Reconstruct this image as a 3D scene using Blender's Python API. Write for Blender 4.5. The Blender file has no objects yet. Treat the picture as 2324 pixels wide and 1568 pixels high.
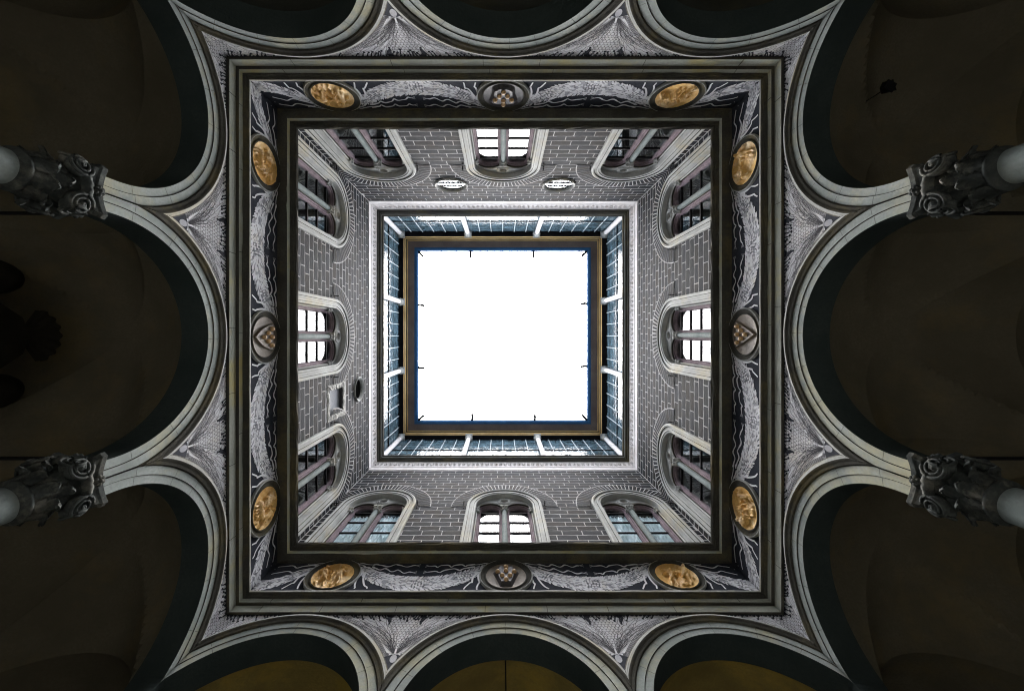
import bpy, math, random
import numpy as np
from math import pi, sin, cos, sqrt, radians, atan2

# ------------------------------------------------------------------ camera, sky, sun, exposure
sc = bpy.context.scene
COL = sc.collection
CZ = 1.5                                     # height of the camera above the paving
cd = bpy.data.cameras.new('camera')
cam = bpy.data.objects.new('camera', cd); COL.objects.link(cam)
cam.location = (-0.08, 0.0, CZ); cam.rotation_euler = (pi, 0, 0)     # straight up
cd.sensor_width = 36.0; cd.lens = 36.0 * 890 / 2324
cd.shift_x = 24.5 / 2324; cd.shift_y = -22.0 / 2324
cd.clip_start = 0.05; cd.clip_end = 500
sc.camera = cam

SUN_EL, SUN_ROT = radians(89.5), radians(20)
w = bpy.data.worlds.new('World'); sc.world = w; w.use_nodes = True
nt = w.node_tree; nt.nodes.clear()
sky = nt.nodes.new('ShaderNodeTexSky'); sky.sky_type = 'NISHITA'; sky.sun_disc = False
sky.sun_elevation = SUN_EL; sky.sun_rotation = SUN_ROT; sky.dust_density = 6.0; sky.air_density = 1.0
hs = nt.nodes.new('ShaderNodeHueSaturation'); hs.inputs['Saturation'].default_value = 0.28
bg = nt.nodes.new('ShaderNodeBackground'); bg.inputs[1].default_value = 0.15
wo = nt.nodes.new('ShaderNodeOutputWorld')
nt.links.new(sky.outputs[0], hs.inputs['Color']); nt.links.new(hs.outputs[0], bg.inputs[0]); nt.links.new(bg.outputs[0], wo.inputs[0])
sd = bpy.data.lights.new('sun', 'SUN'); sd.energy = 0.6; sd.angle = radians(40); sd.color = (1.0, 0.96, 0.9)
so = bpy.data.objects.new('sun', sd); COL.objects.link(so)
so.rotation_euler = (pi / 2 - SUN_EL, 0, pi - SUN_ROT)
sc.view_settings.view_transform = 'Standard'; sc.view_settings.look = 'None'
sc.view_settings.gamma = 1.0; sc.view_settings.use_curve_mapping = False
sc.view_settings.exposure = 3.85
sc.cycles.max_bounces = 8; sc.cycles.diffuse_bounces = 4; sc.cycles.transparent_max_bounces = 12
sc.cycles.use_denoising = True; sc.cycles.filter_width = 1.1

rng = random.Random(11)
W = 5.5                                      # half width of the courtyard, in metres
ROOT = CZ                                    # heights below are counted from the camera

# ------------------------------------------------------------------ materials
def mat(name, base, dark=None, stain=None, stain_amt=0.45, rough=0.85, scale=1.6, bump=0.25, fine=22.0, obj_rand=0.0, spec=0.06, dirt=None):
    m = bpy.data.materials.new(name); m.use_nodes = True
    n = m.node_tree; n.nodes.clear(); L = n.links.new
    out = n.nodes.new('ShaderNodeOutputMaterial'); b = n.nodes.new('ShaderNodeBsdfPrincipled')
    L(b.outputs[0], out.inputs[0])
    b.inputs['Roughness'].default_value = rough; b.inputs['Specular IOR Level'].default_value = spec
    g = n.nodes.new('ShaderNodeNewGeometry')
    def noise(s, det=6, r=0.6):
        t = n.nodes.new('ShaderNodeTexNoise'); t.inputs['Scale'].default_value = s; t.inputs['Detail'].default_value = det
        t.inputs['Roughness'].default_value = r; L(g.outputs['Position'], t.inputs['Vector']); return t
    def ramp(src, a, c):
        r = n.nodes.new('ShaderNodeMapRange'); r.inputs[1].default_value = a; r.inputs[2].default_value = c; L(src, r.inputs[0]); return r.outputs[0]
    def mix(f, a, c, mode='MIX'):
        x = n.nodes.new('ShaderNodeMix'); x.data_type = 'RGBA'; x.blend_type = mode
        if isinstance(f, float): x.inputs[0].default_value = f
        else: L(f, x.inputs[0])
        for s, v in ((6, a), (7, c)):
            if isinstance(v, tuple): x.inputs[s].default_value = (*v, 1)
            else: L(v, x.inputs[s])
        return x.outputs[2]
    n1 = noise(scale); n2 = noise(fine)
    dark = dark or tuple(c * 0.62 for c in base)
    c = mix(ramp(n1.outputs[0], 0.35, 0.65), dark, base)
    c = mix(ramp(n2.outputs[0], 0.3, 0.7), mix(0.75, c, dark), c)
    if stain:
        n3 = noise(scale * 0.55, 8, 0.7)
        mm = n.nodes.new('ShaderNodeMath'); mm.operation = 'MULTIPLY'; mm.inputs[1].default_value = stain_amt
        L(ramp(n3.outputs[0], 0.5, 0.68), mm.inputs[0]); c = mix(mm.outputs[0], c, stain)
    if obj_rand:
        oi = n.nodes.new('ShaderNodeObjectInfo'); r = n.nodes.new('ShaderNodeMapRange')
        r.inputs[3].default_value = 1 - obj_rand; r.inputs[4].default_value = 1 + obj_rand
        L(oi.outputs['Random'], r.inputs[0])
        v = n.nodes.new('ShaderNodeHueSaturation'); L(r.outputs[0], v.inputs['Value']); L(c, v.inputs['Color']); c = v.outputs[0]
        m2 = n.nodes.new('ShaderNodeMath'); m2.operation = 'FRACT'; m1 = n.nodes.new('ShaderNodeMath'); m1.operation = 'MULTIPLY'; m1.inputs[1].default_value = 7.13
        L(oi.outputs['Random'], m1.inputs[0]); L(m1.outputs[0], m2.inputs[0])
        cr = n.nodes.new('ShaderNodeValToRGB'); e = cr.color_ramp.elements
        e[0].position = 0; e[0].color = (.013, .018, .026, 1); e[1].position = 1; e[1].color = (.017, .019, .023, 1)
        for pp, cc_ in ((.3, (.019, .023, .022, 1)), (.55, (.028, .023, .019, 1)), (.75, (.017, .021, .028, 1))):
            q_ = e.new(pp); q_.color = cc_
        L(m2.outputs[0], cr.inputs[0]); c = mix(0.55, c, cr.outputs[0])
    L(c, b.inputs['Base Color'])
    if bump:
        bp = n.nodes.new('ShaderNodeBump'); bp.inputs['Strength'].default_value = bump; bp.inputs['Distance'].default_value = 0.03
        L(n2.outputs[0], bp.inputs['Height']); L(bp.outputs[0], b.inputs['Normal'])
    return m

M = {}
M['brick'] = mat('dark_sgraffito_brick', (0.024, 0.026, 0.032), (0.010, 0.011, 0.014), (0.040, 0.036, 0.033), 0.5, obj_rand=0.35, scale=2.2, bump=0.3)
M['joint'] = mat('pale_lime_joint', (0.64, 0.64, 0.65), (0.30, 0.30, 0.31), (0.40, 0.33, 0.26), 0.5, scale=3.5)
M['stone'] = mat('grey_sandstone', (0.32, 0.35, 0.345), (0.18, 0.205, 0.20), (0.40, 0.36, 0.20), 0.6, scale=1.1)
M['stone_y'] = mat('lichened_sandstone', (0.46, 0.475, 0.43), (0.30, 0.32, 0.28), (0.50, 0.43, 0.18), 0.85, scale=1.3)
M['stone_d'] = mat('shade_and_joint_sandstone', (0.075, 0.073, 0.062), (0.036, 0.036, 0.032), (0.13, 0.105, 0.045), 0.6)  # joints, and moulding undersides and hollows with their shade put into the colour
M['stone_w'] = mat('pale_window_stone', (0.46, 0.47, 0.46), (0.28, 0.29, 0.285), (0.42, 0.36, 0.22), 0.6, scale=1.4)
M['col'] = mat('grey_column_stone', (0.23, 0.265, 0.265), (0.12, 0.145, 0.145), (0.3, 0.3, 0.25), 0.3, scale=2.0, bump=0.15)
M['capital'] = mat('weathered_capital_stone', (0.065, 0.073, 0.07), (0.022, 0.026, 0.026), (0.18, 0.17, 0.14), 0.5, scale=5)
M['charcoal'] = mat('charcoal_plaster', (0.040, 0.045, 0.058), (0.022, 0.025, 0.033), (0.075, 0.08, 0.095), 0.6, scale=1.8, bump=0.12)
M['pale'] = mat('pale_scratched_plaster', (0.78, 0.79, 0.83), (0.56, 0.57, 0.61), (0.72, 0.66, 0.52), 0.4, scale=2.4, fine=45, bump=0.3)
M['pale2'] = mat('grey_scratched_plaster', (0.46, 0.47, 0.51), (0.30, 0.31, 0.35), (0.40, 0.36, 0.29), 0.4, scale=2.4, fine=45)
M['pale3'] = mat('white_scratched_plaster', (0.80, 0.81, 0.84), (0.62, 0.63, 0.66), None, scale=3)
M['line'] = mat('incised_dark_line', (0.13, 0.13, 0.145), bump=0)
M['recess_shade'] = mat('shade_black_recess_stone', (0.022, 0.022, 0.022), bump=0)  # tube of the open round hole, its shade put into the colour
M['mid'] = mat('mid_grey_scratched_plaster', (0.21, 0.215, 0.24), None, None, scale=3)
M['white'] = mat('white_stucco', (0.74, 0.72, 0.72), (0.56, 0.54, 0.54), (0.55, 0.47, 0.4), 0.4, scale=3)
M['ochre'] = mat('ochre_terracotta', (0.88, 0.58, 0.20), (0.55, 0.30, 0.07), (0.96, 0.82, 0.56), 0.9, rough=0.5, scale=2.5, fine=40, bump=0.2, spec=0.4)
M['shieldbg'] = mat('taupe_terracotta', (0.20, 0.165, 0.125), (0.12, 0.098, 0.075), (0.3, 0.25, 0.17), 0.5, rough=0.6, scale=3, spec=0.35)
M['shieldgrey'] = mat('dark_grey_marble', (0.085, 0.08, 0.083), (0.045, 0.043, 0.046), None, rough=0.55, scale=3, spec=0.3)
M['gold'] = mat('gilt_ball', (0.58, 0.40, 0.21), (0.40, 0.26, 0.13), None, rough=0.5, scale=5, spec=0.4)
M['wood'] = mat('mauve_brown_wood', (0.26, 0.21, 0.235), (0.14, 0.11, 0.125), (0.3, 0.25, 0.25), 0.4, scale=3)
M['iron'] = mat('black_iron', (0.012, 0.012, 0.014), rough=0.6, bump=0)
M['leadbar'] = mat('pale_glazing_bar', (0.62, 0.66, 0.68), rough=0.5, bump=0)
M['vault'] = mat('old_vault_plaster', (0.115, 0.104, 0.075), (0.078, 0.070, 0.050), (0.15, 0.115, 0.05), 0.5, scale=0.9, bump=0.25)
M['vault_lit'] = mat('lit_ochre_vault_plaster', (0.30, 0.23, 0.07), (0.17, 0.13, 0.045), (0.38, 0.27, 0.05), 0.8, scale=0.8, bump=0.2)  # lighter, yellower vault plaster; brighter light put into the colour
M['vault_shade'] = mat('shaded_vault_plaster', (0.050, 0.052, 0.045), (0.032, 0.035, 0.032), (0.07, 0.06, 0.03), 0.7, scale=0.8, bump=0.2)  # darker vault plaster; deeper shade put into the colour
M['soffit'] = mat('shade_dark_intrados_stone', (0.036, 0.047, 0.047), (0.022, 0.030, 0.030), None, scale=1.2)  # arch undersides darkened, shade put into the stone colour
M['eaves'] = mat('painted_eaves_timber', (0.19, 0.16, 0.155), (0.12, 0.10, 0.10), None, scale=1.2)
M['eavegold'] = mat('ochre_painted_moulding', (0.60, 0.42, 0.20), (0.40, 0.27, 0.12), (0.65, 0.52, 0.32), 0.4, scale=1.2)
M['gutter'] = mat('blue_grey_gutter_metal', (0.035, 0.12, 0.27), (0.025, 0.08, 0.18), None, rough=0.5, scale=1)
M['rough'] = mat('rough_pale_render', (0.5, 0.5, 0.47), (0.22, 0.22, 0.21), None, scale=7, fine=30, bump=1.0)
M['nichegrey'] = mat('smooth_grey_render', (0.30, 0.31, 0.33), (0.25, 0.26, 0.28), None, scale=1)
M['shell'] = mat('interior_plaster', (0.07, 0.07, 0.075), bump=0)
M['ground'] = mat('worn_paving', (0.24, 0.235, 0.22), (0.17, 0.165, 0.15), None, scale=0.8)
M['curtain'] = mat('white_curtain_cloth', (0.88, 0.88, 0.88), (0.8, 0.82, 0.84), None, scale=4, bump=0)
M['rust'] = mat('russet_disc', (0.22, 0.16, 0.14), (0.14, 0.1, 0.09), None, scale=6)
M['monument'] = mat('silhouette_black_stone', (0.016, 0.014, 0.010), (0.008, 0.007, 0.005), None, scale=3)  # near-black base colour, set to carry the shade of a silhouette

def glass(name, tint, wavy, refl_boost, rough=0.0, body=None, body_mix=0.0, nscale=6.0, stretch=(1, 1, 1)):
    m = bpy.data.materials.new(name); m.use_nodes = True; n = m.node_tree; n.nodes.clear(); L = n.links.new
    out = n.nodes.new('ShaderNodeOutputMaterial')
    tr = n.nodes.new('ShaderNodeBsdfTransparent'); tr.inputs[0].default_value = (*tint, 1)
    gl = n.nodes.new('ShaderNodeBsdfGlossy'); gl.inputs['Roughness'].default_value = rough; gl.inputs[0].default_value = (1, 1, 1, 1)
    lw = n.nodes.new('ShaderNodeLayerWeight'); lw.inputs[0].default_value = 0.5
    p = n.nodes.new('ShaderNodeMath'); p.operation = 'POWER'; p.inputs[1].default_value = 5.0; L(lw.outputs['Facing'], p.inputs[0])
    s = n.nodes.new('ShaderNodeMath'); s.operation = 'MULTIPLY_ADD'; s.inputs[1].default_value = 0.95; s.inputs[2].default_value = refl_boost; L(p.outputs[0], s.inputs[0])
    s.use_clamp = True
    under = tr.outputs[0]
    g = n.nodes.new('ShaderNodeNewGeometry')
    if wavy:
        mp = n.nodes.new('ShaderNodeVectorMath'); mp.operation = 'MULTIPLY'; mp.inputs[1].default_value = stretch; L(g.outputs['Position'], mp.inputs[0])
        t = n.nodes.new('ShaderNodeTexNoise'); t.inputs['Scale'].default_value = nscale; t.inputs['Detail'].default_value = 3; L(mp.outputs[0], t.inputs['Vector'])
        bp = n.nodes.new('ShaderNodeBump'); bp.inputs['Strength'].default_value = wavy; bp.inputs['Distance'].default_value = 0.05
        L(t.outputs[0], bp.inputs['Height']); L(bp.outputs[0], gl.inputs['Normal'])
    if body:
        df = n.nodes.new('ShaderNodeBsdfDiffuse'); t2 = n.nodes.new('ShaderNodeTexNoise'); t2.inputs['Scale'].default_value = 3.0; t2.inputs['Detail'].default_value = 6
        L(g.outputs['Position'], t2.inputs['Vector'])
        cr = n.nodes.new('ShaderNodeValToRGB'); cr.color_ramp.elements[0].position = 0.35; cr.color_ramp.elements[1].position = 0.68
        cr.color_ramp.elements[0].color = (*[c * 0.35 for c in body], 1); cr.color_ramp.elements[1].color = (*body, 1)
        L(t2.outputs[0], cr.inputs[0]); L(cr.outputs[0], df.inputs[0])
        mx = n.nodes.new('ShaderNodeMixShader'); mx.inputs[0].default_value = body_mix; L(tr.outputs[0], mx.inputs[1]); L(df.outputs[0], mx.inputs[2]); under = mx.outputs[0]
    fm = n.nodes.new('ShaderNodeMixShader'); L(s.outputs[0], fm.inputs[0]); L(under, fm.inputs[1]); L(gl.outputs[0], fm.inputs[2])
    L(fm.outputs[0], out.inputs[0]); return m
M['glass'] = glass('window_glass', (0.90, 0.96, 0.98), 0.02, 0.05, nscale=1.0)
M['roofglass'] = glass('blue_leaded_glass', (0.35, 0.5, 0.58), 0.45, 0.07, rough=0.02, body=(0.13, 0.21, 0.26), body_mix=0.8, nscale=7.0)

# ------------------------------------------------------------------ mesh helpers
class MB:
    def __init__(s): s.v = []; s.f = []; s.m = []; s.mats = []
    def mi(s, k):
        if k is None: return 0
        if k not in s.mats: s.mats.append(k)
        return s.mats.index(k)
    def face(s, pts, k=None):
        a = len(s.v); s.v += [tuple(p) for p in pts]; s.f.append(tuple(range(a, a + len(pts)))); s.m.append(s.mi(k))
    def grid(s, rows, k=None, closed=False):
        a = len(s.v); n = len(rows[0])
        for r in rows: s.v += [tuple(p) for p in r]
        mi = s.mi(k)
        for i in range(len(rows) - 1):
            for j in range(n if closed else n - 1):
                j2 = (j + 1) % n
                s.f.append((a + i * n + j, a + i * n + j2, a + (i + 1) * n + j2, a + (i + 1) * n + j)); s.m.append(mi)
    def box(s, x0, x1, y0, y1, z0, z1, k=None, bev=0.0):
        a = len(s.v); mi = s.mi(k)
        if bev:                                   # front face (towards -y) slightly smaller
            s.v += [(x0, y1, z0), (x1, y1, z0), (x1, y1, z1), (x0, y1, z1), (x0 + bev, y0, z0 + bev), (x1 - bev, y0, z0 + bev), (x1 - bev, y0, z1 - bev), (x0 + bev, y0, z1 - bev)]
            s.f += [(a + 4, a + 5, a + 6, a + 7), (a, a + 1, a + 5, a + 4), (a + 1, a + 2, a + 6, a + 5), (a + 2, a + 3, a + 7, a + 6), (a + 3, a, a + 4, a + 7), (a, a + 3, a + 2, a + 1)]
        else:
            s.v += [(x0, y0, z0), (x1, y0, z0), (x1, y1, z0), (x0, y1, z0), (x0, y0, z1), (x1, y0, z1), (x1, y1, z1), (x0, y1, z1)]
            s.f += [(a, a + 3, a + 2, a + 1), (a + 4, a + 5, a + 6, a + 7), (a, a + 1, a + 5, a + 4), (a + 1, a + 2, a + 6, a + 5), (a + 2, a + 3, a + 7, a + 6), (a + 3, a, a + 4, a + 7)]
        s.m += [mi] * 6
    def lathe(s, prof, n=32, c=(0, 0, 0), axis='z', k=None, fn=None):
        rows = []
        for r, h in prof:
            row = []
            for i in range(n):
                t = 2 * pi * i / n; rr = r * (fn(t, h) if fn else 1)
                if axis == 'z': row.append((c[0] + rr * cos(t), c[1] + rr * sin(t), c[2] + h))
                else: row.append((c[0] + rr * cos(t), c[1] - h, c[2] + rr * sin(t)))      # h = how far proud of the wall
            rows.append(row)
        s.grid(rows, k, True)
    def tube(s, pts, r, n=6, k=None):
        rows = []
        P = [np.array(p, float) for p in pts]
        for i, p in enumerate(P):
            t = P[min(i + 1, len(P) - 1)] - P[max(i - 1, 0)]; t /= (np.linalg.norm(t) + 1e-9)
            up = np.array((0, 0, 1.0)) if abs(t[2]) < 0.9 else np.array((1.0, 0, 0))
            a = np.cross(t, up); a /= np.linalg.norm(a); b = np.cross(t, a)
            rr = r(i / (len(P) - 1)) if callable(r) else r
            rows.append([p + rr * (cos(2 * pi * j / n) * a + sin(2 * pi * j / n) * b) for j in range(n)])
        s.grid(rows, k, True)
        for row in (rows[0][::-1], rows[-1]): s.face(row, k)
    def poly_prism(s, pts, y0, y1, k=None, bev=0.0):      # pts (x,z) convex-ish, front at y0
        cx = sum(p[0] for p in pts) / len(pts); cz = sum(p[1] for p in pts) / len(pts)
        f = [(cx + (p[0] - cx) * (1 - bev), y0, cz + (p[1] - cz) * (1 - bev)) for p in pts]; b = [(p[0], y1, p[1]) for p in pts]
        s.face(f, k); n = len(pts)
        for i in range(n): s.face([b[i], b[(i + 1) % n], f[(i + 1) % n], f[i]], k)
    def ball(s, c, r, k=None, sy=1.0, n=10):
        s.lathe([(max(1e-4, r * sin(pi * i / 6)), -r * cos(pi * i / 6)) for i in range(7)], n, c, 'z', k)
    def mesh(s, name, default='stone', smooth=False, recalc=False):
        me = bpy.data.meshes.new(name); me.from_pydata(s.v, [], s.f)
        if s.mats:
            for k in s.mats: me.materials.append(M[k])
            me.polygons.foreach_set('material_index', s.m)
        else: me.materials.append(M[default])
        if recalc:
            import bmesh
            bm = bmesh.new(); bm.from_mesh(me); bmesh.ops.remove_doubles(bm, verts=bm.verts, dist=1e-5); bmesh.ops.recalc_face_normals(bm, faces=bm.faces); bm.to_mesh(me); bm.free()
        if smooth: me.polygons.foreach_set('use_smooth', [True] * len(me.polygons))
        me.update(); return me

def obj(name, me, parent=None, loc=(0, 0, 0), rz=0.0, **props):
    o = bpy.data.objects.new(name, me); COL.objects.link(o); o.location = loc; o.rotation_euler = (0, 0, rz)
    if parent: o.parent = parent
    for k, v in props.items(): o[k] = v
    return o
def thing(name, label, cat, loc=(0, 0, 0), rz=0.0, group=None, me=None):
    o = obj(name, me, None, loc, rz); o['label'] = label; o['category'] = cat; o['kind'] = 'thing'
    if group: o['group'] = group
    return o
def copy_tree(o, parent=None):
    c = o.copy(); COL.objects.link(c); c.parent = parent
    for ch in list(o.children): copy_tree(ch, c)
    return c
def rot(k, u, y, z=0.0):                      # a point of wall k in world axes
    a = k * pi / 2; return (u * cos(a) - y * sin(a), u * sin(a) + y * cos(a), z + ROOT)
WALLN = ['the wall with curtained windows', 'the wall with the square niche', 'the wall with two round windows', 'the plain wall facing the niche']

def arc_path(uc, hw, rise, zc, zb, n=40):     # from the left foot up, over and down: (u, z, nu, nz)
    P = [(uc - hw, zb, -1, 0)]
    for i in range(n + 1):
        t = pi - pi * i / n
        nx, nz = cos(t) / hw, sin(t) / rise; l = sqrt(nx * nx + nz * nz)
        P.append((uc + hw * cos(t), zc + rise * sin(t), nx / l, nz / l))
    P.append((uc + hw, zb, 1, 0)); return P
def sweep(mb, path, prof, y=0.0, k=None, lim=None):
    rows = []
    for (u, z, nu, nz) in path:
        row = []
        for q in prof:
            dr, p = q[0], q[1]; uu = u + nu * dr
            if lim: uu = max(lim[0] + (p if lim[2] else 0), min(lim[1] - (p if lim[3] else 0), uu))
            row.append((uu, y - p, z + nz * dr))
        rows.append(row)
    if len(prof[0]) > 2:                      # a material for each band
        for j in range(len(prof) - 1): mb.grid([[r[j], r[j + 1]] for r in rows], prof[j][2])
    else: mb.grid(rows, k)

def strips(mb, u0, u1, zb, zt, y, ops, k=None, du=0.08):
    """a wall sheet with openings; each opening is (ua, ub, lo(u), hi(u)); zb, zt may be functions"""
    fb = zb if callable(zb) else (lambda u: zb); ft = zt if callable(zt) else (lambda u: zt)
    cuts = {round(u0, 5), round(u1, 5)}
    n = int((u1 - u0) / du)
    cuts |= {round(u0 + (u1 - u0) * i / n, 5) for i in range(n + 1)}
    for o in ops:
        for e in (o[0], o[1]):
            if u0 < e < u1: cuts.add(round(e, 5))
        m = 14
        cuts |= {round((o[0] + o[1]) / 2 + (o[1] - o[0]) / 2 * cos(pi * i / m), 5) for i in range(m + 1) if u0 < (o[0] + o[1]) / 2 + (o[1] - o[0]) / 2 * cos(pi * i / m) < u1}
    cs = sorted(cuts)
    for a, b in zip(cs[:-1], cs[1:]):
        if b - a < 1e-4: continue
        mid = (a + b) / 2; seg = [(fb(a), fb(b), ft(a), ft(b))]
        for o in ops:
            if not (o[0] < mid < o[1]): continue
            la, lb, ha, hb = o[2](a), o[2](b), o[3](a), o[3](b); new = []
            for (s0, s1, t0, t1) in seg:
                if (ha + hb) <= (s0 + s1) or (la + lb) >= (t0 + t1): new.append((s0, s1, t0, t1)); continue
                if (la + lb) > (s0 + s1): new.append((s0, s1, la, lb))
                if (ha + hb) < (t0 + t1): new.append((ha, hb, t0, t1))
            seg = new
        for (s0, s1, t0, t1) in seg: mb.face([(a, y, s0), (b, y, s1), (b, y, t1), (a, y, t0)], k)

def arch_op(uc, hw, rise, zc, zb):
    return (uc - hw, uc + hw, lambda u: zb, lambda u: zc + rise * sqrt(max(0.0, 1 - ((u - uc) / hw) ** 2)))
def circ_op(uc, r, zc):
    return (uc - r, uc + r, lambda u: zc - sqrt(max(0.0, r * r - (u - uc) ** 2)), lambda u: zc + sqrt(max(0.0, r * r - (u - uc) ** 2)))

def ring(name, label, cat, parts, group=None, seed=1, step=0.22):
    """a mitred moulding round all four sides: parts = [(part name, [(p, z)...], material, jitter)]"""
    root = thing(name, label, cat, (0, 0, ROOT), 0.0, group)
    r = random.Random(seed)
    for (pn, prof, mk, jit) in parts:
        for k in range(4):
            mb = MB(); rows = []
            n = int(2 * W / step)
            chips = [(r.uniform(-W, W), r.uniform(0.1, 0.5), r.uniform(0.3, 1.0)) for _ in range(3)] if jit > 0.003 else []
            for i in range(n + 1):
                s = -1 + 2 * i / n; row = []
                for j, (p, z) in enumerate(prof):
                    q = jit * r.uniform(-1, 1) if 0 < i < n and 0 < j < len(prof) - 1 else 0.0
                    if 0 < i < n:
                        for (cu, cw, ca) in chips:
                            if abs(s * W - cu) < cw and 0 < j < len(prof) - 1: q -= jit * 3 * ca * r.uniform(0.3, 1.0)
                    row.append((s * (W - p), W - p - q, z + q * 0.4))
                rows.append(row)
            mb.grid(rows)
            obj(pn, mb.mesh(pn, mk), root, rz=k * pi / 2)
    return root

# ------------------------------------------------------------------ levels (metres above the camera)
Z_AB, Z_SPR, RISE = 5.28, 5.42, 1.78
ARCH = [(-3.90, 1.74), (0.0, 1.69), (3.90, 1.74)]
COLU = 1.92
T = 0.45                                       # thickness of the arcade wall
DEPTH0, DEPTH1 = W + T, 9.6

# ------------------------------------------------------------------ ground and building envelope
g = MB(); g.box(-40, 40, -40, 40, -0.3, 0.0)
obj('ground', g.mesh('ground', 'ground'), kind='structure')
for k in range(4):
    mb = MB(); mb.face([(-DEPTH1 - 0.1, DEPTH1, -CZ + 0.004), (DEPTH1 + 0.1, DEPTH1, -CZ + 0.004), (DEPTH1 + 0.1, DEPTH1, 8.4), (-DEPTH1 - 0.1, DEPTH1, 8.4)], 'vault')
    mb.face([(-10.0, 9.9, -CZ + 0.004), (10.0, 9.9, -CZ + 0.004), (10.0, 9.9, 22.7), (-10.0, 9.9, 22.7)], 'shell')
    obj('outer_wall', mb.mesh('outer_wall'), None, (0, 0, ROOT), k * pi / 2, kind='structure')

for (z, y0, nm) in ((9.72, W + .70, 'room_floor'), (15.2, W + .70, 'room_ceiling'), (17.0, W + .20, 'loggia_floor'), (21.0, W + .55, 'loggia_ceiling')):
    for k in range(4):
        mb = MB(); mb.box(-9.9, 9.9, y0, 9.88, z, z + .12); obj(nm, mb.mesh(nm, 'shell'), None, (0, 0, ROOT), k * pi / 2, kind='structure')
for k in range(4):                             # partition walls between the rooms behind the windows
    for u in (-2.0, 2.0, -5.6):
        mb = MB(); mb.box(u - .1, u + .1, W + .70, 9.86, 9.85, 15.19); obj('partition_wall', mb.mesh('partition_wall', 'shell'), None, (0, 0, ROOT), k * pi / 2, kind='structure')
# ------------------------------------------------------------------ arcade vaults
def vault(cx, cy, hx, hy, rz, name='vault_ceiling', k=None):
    mb = MB(); N = 44; rows = []
    for i in range(N + 1):
        a = -1 + 2 * i / N; row = []
        for j in range(N + 1):
            b = -1 + 2 * j / N
            z1 = 5.40 + 1.97 * sqrt(max(0, 1 - a * a)); z2 = 5.40 + 1.97 * sqrt(max(0, 1 - b * b))
            row.append((cx + a * hx, cy + b * hy, max(z1, z2) + 0.62 * (1 - a * a) * (1 - b * b)))
        rows.append(row)
    mb.grid(rows)
    return obj(name, mb.mesh(name, {0: 'vault_lit', 2: 'vault_shade'}.get(k, 'vault')), None, (0, 0, ROOT), rz, kind='structure')  # two opposite sides get the lit and the shaded plaster colour
dc = (DEPTH0 + DEPTH1) / 2; hd = (DEPTH1 - DEPTH0) / 2 + 0.01
for k in range(4):
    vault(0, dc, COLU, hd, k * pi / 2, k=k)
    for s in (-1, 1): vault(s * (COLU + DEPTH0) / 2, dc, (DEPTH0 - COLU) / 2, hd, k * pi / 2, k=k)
    vault(dc, dc, hd, hd, k * pi / 2)

# ------------------------------------------------------------------ the arcade: wall, archivolts, sgraffito spandrels
def arch_out(u):                               # lowest z of the spandrel field at u
    z = -9
    for (uc, hw) in ARCH:
        q = abs(u - uc) / (hw + 0.45)
        if q < 1: z = max(z, Z_SPR + (RISE + 0.45) * sqrt(1 - q * q))
    return max(z, Z_AB)
def stroke(mb, pts, wd, p=0.004, k='line', clip=None):
    n = len(pts)
    if n < 2: return
    L, R, ok = [], [], []
    for i, (u, z) in enumerate(pts):
        a = pts[max(0, i - 1)]; b = pts[min(n - 1, i + 1)]
        du, dz = b[0] - a[0], b[1] - a[1]; l = sqrt(du * du + dz * dz) + 1e-9
        h = (wd(i / (n - 1)) if callable(wd) else wd) / 2
        L.append((u - dz / l * h, W - p, z + du / l * h)); R.append((u + dz / l * h, W - p, z - du / l * h))
        ok.append(clip(u, z) if clip else True)
    for i in range(n - 1):
        if ok[i] and ok[i + 1]: mb.face([L[i], L[i + 1], R[i + 1], R[i]], k)
def bez(p0, p1, p2, p3, n=14):
    return [tuple((1 - t) ** 3 * a + 3 * (1 - t) ** 2 * t * b + 3 * (1 - t) * t * t * c + t ** 3 * d for a, b, c, d in zip(p0, p1, p2, p3)) for t in [i / n for i in range(n + 1)]]
def disc(mb, u, z, r, p, k, n=8, sq=1.0):
    mb.face([(u + r * cos(2 * pi * i / n), W - p, z + r * sq * sin(2 * pi * i / n)) for i in range(n)], k)

ZT = 7.76
def acanthus(mb, p0, p1, w0, bend, r, clip):
    mx, mz = (p0[0] + p1[0]) / 2 - bend * .2, (p0[1] + p1[1]) / 2
    P = bez(p0, (p0[0] + (p1[0] - p0[0]) * .2, p0[1] + (p1[1] - p0[1]) * .5), (p0[0] + (p1[0] - p0[0]) * .6, p0[1] + (p1[1] - p0[1]) * .75), p1, 30)
    stroke(mb, P, lambda t: .009 - .004 * t, .005, 'line', clip)
    for s in (-1, 1):
        O = []
        for i, (u, z) in enumerate(P):
            t = i / 30; a = P[max(0, i - 1)]; b = P[min(30, i + 1)]; du, dz = b[0] - a[0], b[1] - a[1]; l = sqrt(du * du + dz * dz) + 1e-9
            h = w0 * sin(pi * min(1, t * .96 + .02)) ** .7 * (.62 + .38 * abs(sin(t * 5.5 * pi + s)))
            O.append((u - s * dz / l * h, z + s * du / l * h))
            if i % 8 == 3 and i > 10: stroke(mb, [(u, z), (u - s * dz / l * h * .5 + du / l * h * .4, z + s * du / l * h * .5 + dz / l * h * .4), (u - s * dz / l * h * .8 + du / l * h, z + s * du / l * h * .8 + dz / l * h)], .0055, .0052, 'line', clip)
        stroke(mb, O, .0075, .0054, 'line', clip)
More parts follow.
